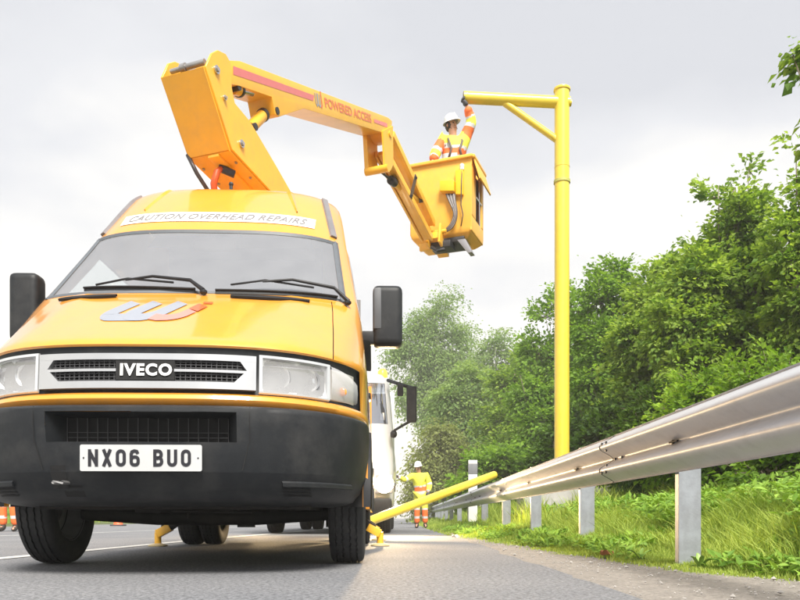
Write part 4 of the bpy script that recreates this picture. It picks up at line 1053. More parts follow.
for i, y in enumerate(post_y):
    gz = float(H(RX+.12, y))-.25
    if pp is None:
        mb = MB(); x0 = RX+.03
        mb.box((x0, -.003, -.3), (x0+.115, .003, 1.0)); mb.box((x0, .003, -.3), (x0+.005, .05, 1.0)); mb.box((x0+.110, .003, -.3), (x0+.115, .05, 1.0))
        org = root_org(rail); mb.v = [(a, b+org.y, c-.165) for a, b, c in mb.v]
        pp = obj('post', mb, GALV, rail, bevel=.0015, seg=1)
        pp.location.y = y-org.y
        mb = MB(); mb.box((RX+.004-.012, org.y-.016, .505+.147), (RX+.03, org.y+.016, .505+.167)); bl_ = obj('post_bolt', mb, DST, pp, bevel=.004)
        mb = MB(); mb.box((RX+.008, org.y-.05, .53), (RX+.03, org.y+.05, .80)); obj('spacer_bracket', mb, GALV, pp, bevel=.003)
        mb = MB(); mb.box((RX-.018, org.y-.10, .505+.151), (RX-.006, org.y+.01, .505+.160)); obj('bolt_slot', mb, BLK, pp)
    else:
        c = copy_tree(pp, rail); c.location.y = y-org.y
    if i == 0: continue
# white marker post beyond the barrier
mk = thing('marker_post', (1.50, 15.6, .1), 'white verge marker post with a dark grey top band, behind the crash barrier', 'marker post')
mb = MB(); mb.box((1.41, 15.6, 0), (1.60, 15.65, 1.20)); obj('post_board', mb, WHT, mk, bevel=.006)
mb = MB(); mb.box((1.407, 15.595, 1.201), (1.603, 15.655, 1.42)); obj('reflector_band', mb, mat('band_grey', (.20, .21, .23), .5, var=.1), mk, bevel=.006)
mb = MB(); mb.box((1.41, 15.6, 1.421), (1.60, 15.65, 1.50)); obj('post_top', mb, WHT, mk, bevel=.006)

# ------------------------------------------------------------------ white lorry behind
TX = -1.30; TY = 12.3
lor = thing('white_lorry', (TX, TY+2, 0), 'white lorry standing close behind the yellow van with its headlamps lit', 'lorry')
mb = MB()
TR = [(.45, 0, .35, 1.12), (.60, -.06, .35, 1.15), (1.05, -.07, .30, 1.16), (1.10, -.04, .30, 1.16), (1.80, .02, .32, 1.15), (1.86, .05, .33, 1.14), (2.58, .22, .48, 1.08), (2.66, .26, .52, 1.05), (2.80, .55, .75, .95)]
def trow(z, y0, ys_, hw): return [(TX+s*hw, TY+ys_-(ys_-y0)*math.sqrt(max(0, 1-abs(s)**5)), z) for s in SC]
trr = [trow(*r) for r in TR]
ja, jb = SC.index(-.93), SC.index(.93)
mb.grid(trr, lambda i, j: i == 5 and ja <= j < jb)
for sgn in (-1, 1): mb.grid([[(TX+sgn*r[3], TY+r[2], r[0]), (TX+sgn*r[3], TY+2.0, r[0])] for r in TR])
mb.add([(TX-.95, TY+.75, 2.8), (TX+.95, TY+.75, 2.8), (TX+.95, TY+2, 2.8), (TX-.95, TY+2, 2.8)], [(0,1,2,3)]); mb.add([(TX-1.14, TY+2, .45), (TX+1.14, TY+2, .45), (TX+1.08, TY+2, 2.6), (TX-1.08, TY+2, 2.6)], [(0,1,2,3)])
obj('cab', mb, WHT, lor, weld=True)
mb = MB(); mb.grid([[(TX+s*TR[i][3], TY+TR[i][2]-(TR[i][2]-TR[i][1])*math.sqrt(1-abs(s)**5)+.012, TR[i][0]) for s in SC[ja:jb+1]] for i in (5, 6)]); lw = obj('windscreen', mb, glass('lorry_glass', (.45, .5, .55), 1, .05, .12, (.5, .52, .55), .5), lor)
mb = MB(); mb.box((TX-.99, TY+.3, 1.6), (TX+.99, TY+1.9, 1.64)); mb.box((TX-.99, TY+1.5, 1.64), (TX+.99, TY+1.56, 2.6)); obj('cab_interior', mb, DASH, lor)
mb = MB(); mb.box((TX+.62, TY+.62, 2.02), (TX+.80, TY+.72, 2.28)); obj('headrest', mb, mat('headrest_brown', (.12, .07, .05), .8, var=.1), lor, bevel=.05)
mb = MB(); mb.prism([(TX+.93, TY+.155, 1.93), (TX+1.0, TY+.165, 1.93), (TX+1.0, TY+.19, 2.06), (TX+.93, TY+.18, 2.06)], (0, .004, 0)); obj('tax_disc', mb, SIGNW, lor)
mb = MB(); mb.prism([(TX+.72, TY-.10, .60), (TX+1.15, TY-.08, .60), (TX+1.15, TY-.08, 1.04), (TX+.72, TY-.10, 1.04)], (0, .03, 0)); obj('lamp_panel', mb, PLAS, lor, bevel=.01) if False else None
mb = MB(); mb.box((TX-1.13, TY-.13, .30), (TX+1.13, TY+.25, .60)); obj('bumper', mb, PLAS, lor, bevel=.05)
mb = MB()
for z_ in (1.20, 1.36, 1.52): mb.box((TX-.7, TY-.05, z_), (TX+.7, TY-.01, z_+.09))
obj('grille', mb, PLAD, lor, bevel=.01)
for sgn in (-1, 1):
    cxh = TX+sgn*1.02
    mb = MB(); mb.box((cxh-.16, TY-.135, .68), (cxh+.13, TY+.05, .99)); lh = obj('headlight', mb, mat('lamp_housing', (.5, .5, .52), .3, metal=.4, var=.05), lor, bevel=.03)
    mb = MB(); mb.lathe([(0, .001), (.002, .06), (.012, .14), (.03, .155)], (cxh-.015, TY-.155, .835), 'Y', 28); obj('lit_lamp', mb, mat('lamp_lit', (1, .85, .6), .4, emit=(1.0, .80, .48), estr=60), lh)
    l_ = bpy.data.lights.new('headlamp_beam', 'SPOT'); l_.energy = 900 if sgn > 0 else 120; l_.color = (1, .70, .38); l_.spot_size = R(95); l_.spot_blend = 1; l_.shadow_soft_size = .1
    lo_ = bpy.data.objects.new('headlamp_beam', l_); COL.objects.link(lo_); lo_.parent = lh; lo_.location = Vector((cxh, TY-.22, .835))-root_org(lor)
    lo_.rotation_euler = (Vector((0, 1, 0)) if sgn < 0 else Vector((-.30, 1, .05))).to_track_quat('Z', 'Y').to_euler()
    # tall mirror on two brackets
    mx_ = TX+sgn*1.46
    mb = MB(); mb.box((mx_-.085, TY-.12, 1.86), (mx_+.085, TY-.0, 2.46)); mo = obj('door_mirror', mb, PLAS, lor, bevel=.035, seg=3)
    mb = MB(); mb.tube([(TX+sgn*1.06, TY+.25, 2.62), (TX+sgn*1.22, TY-.02, 2.52), (TX+sgn*1.45, TY-.05, 2.44)], .03, 8); obj('mirror_bracket', mb, PLAS, mo); mb = MB(); mb.tube([(TX+sgn*1.12, TY+.2, 1.66), (TX+sgn*1.18, TY-.0, 1.74), (TX+sgn*1.36, TY-.05, 1.84), (TX+sgn*1.44, TY-.05, 1.88)], .022, 8); obj('mirror_bracket', mb, PLAS, mo, bevel=.0)
    mb = MB(); mb.box((TX+sgn*1.27-.05, TY-.1, 2.30), (TX+sgn*1.27+.05, TY-.02, 2.50)); obj('kerb_mirror', mb, PLAS, mo, bevel=.02)
    mb = MB(); mb.blob((TX+sgn*1.16, TY+.05, 1.68), (.06, .06, .07), 10); obj('bracket_foot', mb, PLAS, mo)
    for yy_ in (TY+1.0, TY+5.2):
        for ofs in ((.98,) if yy_ < TY+2 else (.98, .70)):
            o_ = obj('wheel', tyre(TX+sgn*ofs, yy_, .25, .42), RUB, lor, smooth=50); obj('rim', rim(TX+sgn*ofs, yy_, .25, .42, sgn), STEEL, o_)
mb = MB(); mb.box((TX-1.13, TY+2.15, .95), (TX+1.13, TY+6.8, 1.10)); mb.box((TX-.45, TY+.6, .5), (TX+.45, TY+6.6, .8)); obj('chassis', mb, CHAS, lor)
mb = MB(); mb.box((TX-1.15, TY+2.2, 1.102), (TX+1.15, TY+6.8, 1.6)); mb.box((TX-1.15, TY+2.2, 1.6), (TX+1.15, TY+2.28, 2.75)); obj('tipper_body', mb, WHT, lor, bevel=.02)
mb = MB(); mb.lathe([(0, .09), (.10, .085), (.14, .05), (.15, .001)], (TX+.95, TY+.9, 2.80), 'Z', 16); obj('beacon', mb, mat('beacon_amber', (.95, .42, .05), .3, emit=(1, .45, .05), estr=1.2), lor)

# ------------------------------------------------------------------ people
def skinned(verts, edges, radii, sub=2):
    me = bpy.data.meshes.new('k'); me.from_pydata([tuple(v) for v in verts], edges, [])
    o = bpy.data.objects.new('k', me); COL.objects.link(o)
    o.modifiers.new('s', 'SKIN'); sm = o.modifiers.new('b', 'SUBSURF'); sm.levels = sub; sm.render_levels = sub
    for i, d in enumerate(me.skin_vertices[0].data):
        r_ = radii[i]; d.radius = r_ if isinstance(r_, tuple) else (r_, r_); d.use_root = (i == 0)
    dg = bpy.context.evaluated_depsgraph_get(); m2 = bpy.data.meshes.new_from_object(o.evaluated_get(dg))
    v = [Vector(q.co) for q in m2.vertices]; f = [tuple(q.vertices) for q in m2.polygons]
    bpy.data.objects.remove(o); bpy.data.meshes.remove(me); bpy.data.meshes.remove(m2)
    return v, f
def person(loc, label, J, look, jacket, trousers, group=None):
    """J: dict of joints (world)"""
    p_ = thing('person', loc, label, 'person', group)
    V = lambda k: Vector(J[k])
    up_ = (V('neck')-V('pelvis')).normalized()
    # continuous body: pelvis root, spine, neck, head, arms, legs
    names = ['pelvis', 'waist', 'chest', 'neck', 'jaw', 'brow', 'crown', 'shL', 'elL', 'wrL', 'shR', 'elR', 'wrR', 'hipL', 'knL', 'anL', 'toL', 'hipR', 'knR', 'anR', 'toR', 'palmL', 'palmR']
    jd = dict(J); hd = (V('head')-V('neck')).normalized(); lk = Vector(look).normalized()
    jd['jaw'] = V('neck')+hd*.07+lk*.015; jd['brow'] = V('head')+lk*.005; jd['crown'] = V('head')+hd*.07
    jd['waist'] = (V('pelvis')*.55+V('chest')*.45)
    jd['palmL'] = V('wrL')+(V('hdL')-V('wrL'))*.5; jd['palmR'] = V('wrR')+(V('hdR')-V('wrR'))*.5
    vs = [Vector(jd[n]) for n in names]; ix = {n: i for i, n in enumerate(names)}
    ed = [('pelvis', 'waist'), ('waist', 'chest'), ('chest', 'neck'), ('neck', 'jaw'), ('jaw', 'brow'), ('brow', 'crown'), ('chest', 'shL'), ('shL', 'elL'), ('elL', 'wrL'), ('wrL', 'palmL'), ('chest', 'shR'), ('shR', 'elR'), ('elR', 'wrR'), ('wrR', 'palmR'),
          ('pelvis', 'hipL'), ('hipL', 'knL'), ('knL', 'anL'), ('anL', 'toL'), ('pelvis', 'hipR'), ('hipR', 'knR'), ('knR', 'anR'), ('anR', 'toR')]
    rd = dict(pelvis=.10, waist=.085, chest=.085, neck=.055, jaw=.062, brow=.082, crown=.06, shL=.050, elL=.038, wrL=.028, shR=.050, elR=.038, wrR=.028, hipL=.09, knL=.06, anL=.042, toL=.04, hipR=.09, knR=.06, anR=.042, toR=.04, palmL=.038, palmR=.038)
    v, f = skinned(vs, [(ix[a], ix[b]) for a, b in ed], [rd[n] for n in names])
    mb = MB(); mb.add(v, f); bo = obj('body', mb, SKIN, p_, smooth=180)
    # face
    side = hd.cross(lk).normalized(); lk2 = (lk-hd*lk.dot(hd)).normalized()
    fc = V('head')-hd*.015
    mb = MB(); mb.blob(fc+lk2*.088-hd*.012, (.014, .014, .022), 10); obj('nose', mb, SKIN, bo, smooth=180)
    for s_ in (-1, 1):
        mb = MB(); mb.blob(fc+lk2*.074+side*.031*s_+hd*.012, (.010, .010, .008), 8); obj('eye', mb, BLKP, bo, smooth=180)
        mb = MB(); mb.blob(fc+side*.083*s_-hd*.005, (.014, .018, .028), 8); obj('ear', mb, SKIN, bo, smooth=180)
    mb = MB(); mb.blob(fc+lk2*.074-hd*.052, (.024, .012, .006), 8); obj('mouth', mb, mat('lips', (.40, .16, .13), .5, var=.1), bo, smooth=180)
    mb = MB(); mb.blob(V('head')-lk2*.018-hd*.02, (.086, .088, .085), 14); obj('hair', mb, HAIR, p_, smooth=180)
    # helmet: dome, brim and peak
    Mx = Matrix((side, lk2, hd)).transposed().to_3x3()
    mb = MB(); c_ = V('head')+hd*.028; vs_ = []; n_ = 24
    pr = [(1.14, -.012), (1.12, 0), (1.0, .004), (.98, .03), (.90, .065), (.72, .098), (.42, .118), (.14, .125), (0.001, .126)]
    for r_, z_ in pr:
        for k in range(n_):
            a = 2*math.pi*k/n_; ry = .118*r_; rx = .100*r_
            if r_ > 1.05 and math.sin(a) > .5: ry += .035*(math.sin(a)-.5)*2
            vs_.append(c_+Mx @ Vector((rx*math.cos(a), ry*math.sin(a), z_)))
    mb.add(vs_, [(i*n_+k, i*n_+(k+1) % n_, (i+1)*n_+(k+1) % n_, (i+1)*n_+k) for i in range(len(pr)-1) for k in range(n_)])
    hm = obj('helmet', mb, HELM, p_, smooth=60)
    mb = MB(); mb.bar(c_+Mx @ Vector((0, -.09, .085)), c_+Mx @ Vector((0, .09, .085)), .02, .05); 
    obj('helmet_ridge', mb, HELM, hm, bevel=.008)
    mb = MB()
    for s_ in (-1, 1): mb.tube([V('head')+side*.09*s_+hd*.02, V('head')+side*.08*s_-hd*.06+lk2*.03, V('neck')+hd*.07+lk2*.065], .004, 5)
    obj('chin_strap', mb, BLKP, hm)
    # jacket
    nj = ['chest', 'waist', 'pelvis', 'neckb', 'shL', 'eL', 'wL', 'shR', 'eR', 'wR', 'hem']
    jj = dict(chest=V('chest'), waist=Vector(jd['waist']), pelvis=V('pelvis'), neckb=V('neck')-up_*.03, shL=V('shL'), eL=V('elL'), wL=V('wrL')-(V('wrL')-V('elL')).normalized()*.02, shR=V('shR'), eR=V('elR'), wR=V('wrR')-(V('wrR')-V('elR')).normalized()*.02, hem=V('pelvis')-up_*.06)
    rj = dict(chest=.175, waist=.165, pelvis=.17, neckb=.078, shL=.104, eL=.084, wL=.062, shR=.104, eR=.084, wR=.062, hem=.175)
    ij = {n: i for i, n in enumerate(nj)}
    ej = [('hem', 'pelvis'), ('pelvis', 'waist'), ('waist', 'chest'), ('chest', 'neckb'), ('chest', 'shL'), ('shL', 'eL'), ('eL', 'wL'), ('chest', 'shR'), ('shR', 'eR'), ('eR', 'wR')]
    v, f = skinned([jj[n] for n in nj], [(ij[a], ij[b]) for a, b in ej], [rj[n] for n in nj], 3)
    # flatten torso front-to-back a little
    fw = Vector((lk.x, lk.y, 0)).normalized(); tors = jd['chest']; mb = MB(); vv = []
    for q in v:
        d_ = (q-Vector(tors)).dot(fw)
        dist_arm = min((q-V('elL')).length, (q-V('elR')).length, (q-V('wrL')).length, (q-V('wrR')).length)
        k = .14*min(1, max(0, (dist_arm-.1)/.1)); vv.append(q-fw*d_*k)
    mb.v = [tuple(q) for q in vv]; mb.f = f; mb.m = []
    def seg_t(q, a, b):
        ab = b-a; t_ = (q-a).dot(ab)/ab.length_squared; tc_ = min(1, max(0, t_)); return (q-(a+ab*tc_)).length, t_
    for fc_ in f:
        q = sum((vv[i] for i in fc_), Vector())/len(fc_)
        c = [(seg_t(q, Vector(jj['hem']), Vector(jj['chest'])+up_*.1), 'T'), (seg_t(q, V('shL'), V('elL')), 'U'), (seg_t(q, V('elL'), V('wrL')), 'F'), (seg_t(q, V('shR'), V('elR')), 'U'), (seg_t(q, V('elR'), V('wrR')), 'F')]
        c = [((d_[0]-(.09 if k == 'T' else 0), d_[1]), k) for d_, k in c]
        (d_, t_), k = min(c, key=lambda z: z[0][0]); mb.m.append(jacket(k, t_))
    jo = obj('jacket', mb, [HVY, HVO, HVR], p_, smooth=180)
    # trousers
    nt_ = ['pelvis', 'hL', 'kL', 'aL', 'hR', 'kR', 'aR']; tt = [V('pelvis'), V('hipL'), V('knL'), V('anL')+Vector((0, 0, .03)), V('hipR'), V('knR'), V('anR')+Vector((0, 0, .03))]
    v, f = skinned(tt, [(0, 1), (1, 2), (2, 3), (0, 4), (4, 5), (5, 6)], [.155, .115, .085, .078, .115, .085, .078], 2)
    mb = MB(); mb.v = [tuple(q) for q in v]; mb.f = f
    for fc_ in f:
        q = sum((v[i] for i in fc_), Vector())/len(fc_); a0 = V('anL').z; mb.m.append(trousers((q.z-a0)/(V('pelvis').z-a0)))
    obj('trousers', mb, [HVY, HVO, HVR], p_, smooth=180)
    for s_ in 'LR':
        mb = MB(); v, f = skinned([V('an'+s_)+Vector((0, 0, .08)), V('an'+s_)-Vector((0, 0, .02)), V('an'+s_)*.5+V('to'+s_)*.5-Vector((0, 0, .015)), V('to'+s_)], [(0, 1), (1, 2), (2, 3)], [.055, .06, .055, .045]); mb.add(v, f); obj('boot', mb, BOOT, p_, smooth=180)
        # gloved hand: palm, four fingers, thumb
        w_, hnd = V('wr'+s_), V('hd'+s_); d_ = (hnd-w_).normalized(); grip = Vector(J.get('grip'+s_, (0, 0, -1))); grip = (grip-d_*grip.dot(d_)).normalized(); lat = d_.cross(grip).normalized()
        mb = MB(); v, f = skinned([w_-d_*.03, w_+d_*.03, w_+d_*.075], [(0, 1), (1, 2)], [(.044, .038), (.054, .036), (.054, .030)]); mb.add(v, f)
        for k, (ln, lt) in enumerate(((.07, .032), (.08, .011), (.075, -.011), (.06, -.032))):
            b0 = w_+d_*.07+lat*lt; b1 = b0+d_*ln*.45+grip*ln*.12; b2 = b1+d_*ln*.12+grip*ln*.38; b3 = b2-d_*ln*.12+grip*ln*.22
            v, f = skinned([b0, b1, b2, b3], [(0, 1), (1, 2), (2, 3)], [.015, .015, .0135, .012], 1); mb.add(v, f)
        b0 = w_+d_*.02+lat*.03; b1 = b0+d_*.025+lat*.025+grip*.02; b2 = b1+d_*.02+grip*.03
        v, f = skinned([b0, b1, b2], [(0, 1), (1, 2)], [.014, .013, .010], 1); mb.add(v, f)
        obj('glove', mb, GLOV, p_, smooth=180)
    return p_, lk2, side, up_
fz = 4.40
wY = 10.80
def jk1(k, t_):
    if k == 'T': return 0 if t_ > .84 else 2 if t_ > .76 else 1 if t_ > .56 else 2 if t_ > .47 else 1
    if k == 'U': return 0 if t_ < .15 else 1 if t_ < .62 else 2 if t_ < .80 else 0
    return 0 if t_ < .25 else 2 if t_ < .36 else 1
J1 = dict(pelvis=(.72, 10.84, fz+.96), chest=(.765, 10.82, fz+1.30), neck=(.745, 10.80, fz+1.47), head=(.725, 10.78, fz+1.64),
          shL=(.925, 10.82, fz+1.43), elL=(1.03, 10.80, fz+1.70), wrL=(.935, 10.70, 6.285), hdL=(.872, 10.70, 6.37), gripL=(1, .6, .5),
          shR=(.585, 10.80, fz+1.40), elR=(.475, 10.72, fz+1.16), wrR=(.44, 10.665, fz+1.02), hdR=(.41, 10.60, fz+.975), gripR=(0, -.3, -1),
          hipL=(.80, 10.84, fz+.88), knL=(.81, 10.82, fz+.48), anL=(.82, 10.86, fz+.08), toL=(.84, 10.74, fz+.03),
          hipR=(.63, 10.84, fz+.88), knR=(.62, 10.82, fz+.48), anR=(.62, 10.86, fz+.08), toR=(.60, 10.74, fz+.03))
p1, lk2, sd_, up_ = person((.72, 10.84, fz), 'worker in hi-vis jacket and white helmet in the raised basket, reaching up', J1, (.50, -.75, .42), jk1, lambda t_: 1)
mb = MB()   # harness straps
for s_ in (-1, 1):
    c_ = Vector(J1['chest']); f_ = Vector((.1, -1, 0)).normalized(); sd2 = Vector((1, .1, 0))
    mb.tube([c_+sd2*s_*.10+f_*.02+Vector((0, 0, .17)), c_+sd2*s_*.10+f_*.135+Vector((0, 0, .06)), c_+sd2*s_*.06+f_*.145+Vector((0, 0, -.06)), c_+sd2*s_*.10+f_*.135+Vector((0, 0, -.2))], .016, 6)
obj('harness', mb, mat('strap_dark', (.13, .10, .09), .6, var=.1), p1, smooth=180)
def jk2(k, t_):
    if k == 'T': return 0 if t_ > .55 else 2 if t_ > .47 else 1 if t_ > .25 else 2
    return 0 if t_ < .75 else 2
def tr2(t_): return 0 if t_ > .52 else 2 if t_ > .47 else 1 if t_ > .26 else 2 if t_ > .2 else 1
qx, qy = .50, 19.6
J2 = dict(pelvis=(qx, qy, .93), chest=(qx-.03, qy-.03, 1.27), neck=(qx-.05, qy-.06, 1.47), head=(qx-.07, qy-.09, 1.63),
          shL=(qx+.16, qy-.03, 1.40), elL=(qx+.24, qy-.05, 1.14), wrL=(qx+.18, qy-.2, .93), hdL=(qx+.16, qy-.26, .86),
          shR=(qx-.23, qy-.05, 1.40), elR=(qx-.42, qy-.18, 1.27), wrR=(qx-.62, qy-.32, 1.36), hdR=(qx-.70, qy-.36, 1.39),
          hipL=(qx+.09, qy, .87), knL=(qx+.11, qy-.05, .48), anL=(qx+.12, qy, .09), toL=(qx+.13, qy-.15, .04),
          hipR=(qx-.09, qy, .87), knR=(qx-.10, qy-.05, .48), anR=(qx-.10, qy, .09), toR=(qx-.12, qy-.15, .04))
person((qx, qy, 0), 'worker in yellow and orange hi-vis with white helmet on the road beside the white lorry', J2, (-.3, -1, -.25), jk2, tr2)

# ------------------------------------------------------------------ traffic cones
def cone(loc, label):
    c = thing('traffic_cone', loc, label, 'traffic cone')
    x, y, _ = loc
    mb = MB(); mb.box((x-.21, y-.21, 0.001), (x+.21, y+.21, .05)); obj('cone_base', mb, CONEB, c, bevel=.02)
    mb = MB(); mb.lathe([(.05, .16), (.07, .145), (.98, .035), (1.0, .02), (1.0, .001)], (x, y, 0), 'Z', 24); cb = obj('cone_body', mb, CONEO, c)
    for z0, z1 in ((.22, .36), (.58, .76)):
        rr_ = lambda z: interp(z, [.07, .98], [.149, .039])
        mb = MB(); mb.lathe([(z0, rr_(z0)), (z1, rr_(z1))], (x, y, 0), 'Z', 24); obj('reflective_sleeve', mb, HVR, cb)
    return c
qx, qy = -7.80, 14.6
def jk3(k, t_):
    if k == 'T': return 0 if t_ > .62 else 2 if t_ > .54 else 1
    return 1 if t_ < .7 else 2
J3 = dict(pelvis=(qx-.02, qy, .92), chest=(qx-.06, qy-.03, 1.26), neck=(qx-.07, qy-.04, 1.46), head=(qx-.08, qy-.07, 1.62),
          shL=(qx+.14, qy-.03, 1.39), elL=(qx+.20, qy-.02, 1.12), wrL=(qx+.12, qy-.18, .95), hdL=(qx+.08, qy-.24, .90),
          shR=(qx-.26, qy-.03, 1.39), elR=(qx-.33, qy-.02, 1.12), wrR=(qx-.24, qy-.18, .95), hdR=(qx-.20, qy-.24, .90),
          hipL=(qx+.08, qy, .86), knL=(qx+.115, qy-.06, .48), anL=(qx+.125, qy, .09), toL=(qx+.15, qy-.15, .04),
          hipR=(qx-.10, qy, .86), knR=(qx-.115, qy-.04, .48), anR=(qx-.115, qy, .09), toR=(qx-.14, qy-.15, .04))
person((qx, qy, 0), 'worker at the left photo edge in orange hi-vis trousers, mostly hidden by the van', J3, (.3, -1, -.3), jk3, tr2)
cone((-9.65, 25.0, 0), 'small distant orange traffic cone seen beneath the van between its wheels')

# ------------------------------------------------------------------ vegetation
def leaves_mesh(C, Nrm, Dir, L_, W_, rg):
    """kite-shaped folded leaves: C centres, Dir along, Nrm up"""
    n = len(C); S_ = np.cross(Dir, Nrm); S_ /= np.linalg.norm(S_, axis=1, keepdims=True)+1e-9
    l = L_[:, None]; w_ = W_[:, None]
    V = np.empty((n, 4, 3)); V[:, 0] = C; V[:, 1] = C+Dir*l*.45+S_*w_*.5+Nrm*w_*.12; V[:, 2] = C+Dir*l-Nrm*l*.12; V[:, 3] = C+Dir*l*.45-S_*w_*.5+Nrm*w_*.12
    i = np.arange(n)[:, None]*4; Fq = np.concatenate([i+np.array([[0, 1, 2]]), i+np.array([[0, 2, 3]])], 1).reshape(-1, 3)
    return V.reshape(-1, 3), Fq
def unit(a): return a/(np.linalg.norm(a, axis=1, keepdims=True)+1e-9)
def tree(name, label, cat, base, lobes, n_spray, per, leaf, lm, bark, seed, trunk_r=.12, droop=.2, spray=.35, group=None, flat=.6, trunk=True, limb_n=2, lean=(0, 0)):
    rg = np.random.default_rng(seed); T = thing(name, base, label, cat, group); B_ = np.array(base)
    lob = np.array(lobes, float); lob[:, 3] = np.maximum(lob[:, 3]*.42, lob[:, 3]-.6*spray); wts = lob[:, 3]**2; wts /= wts.sum()
    ch = rg.choice(len(lob), n_spray, p=wts)
    d = unit(rg.normal(size=(n_spray, 3))); rad = rg.random(n_spray)**.42
    # lumpy surface
    lump = 1+.22*np.sin(d[:, 0]*5+ch*1.7)*np.cos(d[:, 1]*4.3+ch)+.12*np.sin(d[:, 2]*9+ch)
    c = lob[ch, :3]+d*(rad*lob[ch, 3]*lump)[:, None]*np.array([1, 1, .85])
    out_ = unit(c-lob[ch, :3]*.9-B_*.0-lob[:, :3].mean(0)*.1)
    out_ = unit(out_+rg.normal(size=out_.shape)*.5+np.array([0, 0, .1-droop]))
    c = c+B_
    # leaves along each spray
    k = n_spray*per; si = np.repeat(np.arange(n_spray), per); tt = rg.random(k)
    o_ = out_[si]; ln = spray*(.6+.8*rg.random(n_spray))[si]
    side = unit(np.cross(o_, np.tile([0, 0, 1.0], (k, 1))+rg.normal(size=(k, 3))*.2))
    lat = rg.normal(size=k)*.28*ln
    pos = c[si]+o_*(tt*ln)[:, None]+side*lat[:, None]+rg.normal(size=(k, 3))*np.array([.1, .1, .10*flat])*spray
    pos[:, 2] -= droop*tt**2*ln
    nr = unit(np.tile([0, 0, 1.0], (k, 1))+rg.normal(size=(k, 3))*.55)
    dr = unit(o_+side*(np.sign(lat)*.7)[:, None]+rg.normal(size=(k, 3))*.35-np.array([0, 0, droop*1.2+.15]))
    nr = unit(nr-dr*(nr*dr).sum(1, keepdims=True))
    sz = leaf*(.6+.8*rg.random(k)); V, Fq = leaves_mesh(pos, nr, dr, sz, sz*(.62+.2*rg.random(k)), rg)
    base_t = np.clip(.45+.22*rg.normal(size=n_spray), 0, 1)[si]; tint = np.repeat(np.clip(base_t+.16*rg.normal(size=k), 0, 1), 2)
    rawobj('crown', V, Fq, lm, T, tint)
    # trunk, limbs, twigs
    mb = MB()
    if trunk:
        top = max(l_[2] for l_ in lobes)*.93; pts = []; rr_ = []
        tx_ = np.mean(lob[:, 0]); ty_ = np.mean(lob[:, 1])
        for i in range(9):
            f_ = i/8; pts.append((base[0]+tx_*f_**1.3+.05*top*math.sin(f_*5+seed)*.25, base[1]+ty_*f_**1.3, base[2]-.15+(top+.15)*f_)); rr_.append(trunk_r*(1.25-f_*.95) if i else trunk_r*1.5)
        mb.tube(pts, rr_, 10); rr0 = rr_
        tr_ = obj('trunk', mb, bark, T, smooth=180)
        mb = MB(); zs = [q[2] for q in pts]
        for li, l_ in enumerate(lobes):
            for q in range(limb_n):
                zt = base[2]+max(.25*top, l_[2]*.55+rg.uniform(-.08, .1)*top); a = Vector([interp(zt, zs, [q2[m] for q2 in pts]) for m in range(3)])
                e_ = Vector(base)+Vector(l_[:3])+Vector(rg.normal(size=3)*l_[3]*.35); m_ = a.lerp(e_, .5)+Vector((rg.normal()*.1, rg.normal()*.1, -.12*(e_-a).length+.05))*1
                r0 = max(.012, trunk_r*.42*interp(zt, [base[2], base[2]+top], [1.1, .4])); mb.tube([a, a.lerp(m_, .5)+Vector(rg.normal(size=3)*.03), m_, m_.lerp(e_, .5)+Vector(rg.normal(size=3)*.04), e_], [r0, r0*.8, r0*.6, r0*.42, r0*.22], 6)
        obj('limbs', mb, bark, T, smooth=180)
    mb = MB()
    for i in rg.choice(n_spray, min(n_spray, 420), replace=False):
        l_ = lob[ch[i]]; a = B_+l_[:3]+(c[i]-B_-l_[:3])*.35; b = c[i]; e_ = c[i]+out_[i]*spray*.8
        m_ = (a+b)/2+rg.normal(size=3)*.06; m_[2] -= .03
        mb.tube([tuple(a), tuple(m_), tuple(b), tuple(e_)], [.008+leaf*.05, .006+leaf*.03, .004+leaf*.02, .002+leaf*.01], 3, caps=False)
    tag(obj('twigs', mb, bark, T, smooth=180), kind='stuff')
    return T
def P(px, Y): return (px-402)/F*Y
def Zp(py, Y): return .27+(518-py)/F*Y
def lobes_px(base, Y, L_):
    """lobes given as (px, py, radius_px, depth offset)"""
    return [(P(px, Y+dy)-base[0], Y+dy-base[1], Zp(py, Y+dy)-base[2], r*(Y+dy)/F) for px, py, r, dy in L_]
def gh(x, y): return float(min(2.2, H(x, y)))
# big bright-leaved trees at the right
b = (P(742, 11.5), 11.8, gh(P(742, 11.5), 11.8)-.05)
tree('maple_tree', 'tall bright green broad-leaved tree rising highest in the right half of the photo', 'tree', b,
     lobes_px(b, 11.5, [(742, 215, 28, 0), (728, 250, 34, .2), (700, 285, 42, -.2), (755, 290, 46, 0), (680, 330, 40, -.3), (735, 340, 50, -.3), (775, 350, 40, -.2), (705, 370, 42, -.5), (765, 400, 40, -.5), (716, 196, 14, 0), (750, 172, 9, .1), (770, 245, 22, 0)]), 1150, 50, .080, LEAF_MAPLE, mat('maple_bark', (.22, .20, .14), .85, var=.3, vscale=10), 11, .085, .12, .34)
b = (P(668, 13.5), 13.8, gh(P(668, 13.5), 13.8)-.05)
tree('maple_tree', 'mid-sized rounded bright green tree just left of the tallest one', 'tree', b,
     lobes_px(b, 13.5, [(672, 275, 22, 0), (660, 305, 32, 0), (640, 345, 34, -.2), (682, 350, 36, -.2), (655, 385, 36, -.3), (690, 400, 30, -.4), (630, 400, 24, -.3)]), 720, 44, .088, LEAF_MAPLE, BARK, 12, .08, .12, .36)
b = (P(815, 10), 10.2, gh(P(815, 10), 10.2)-.05)
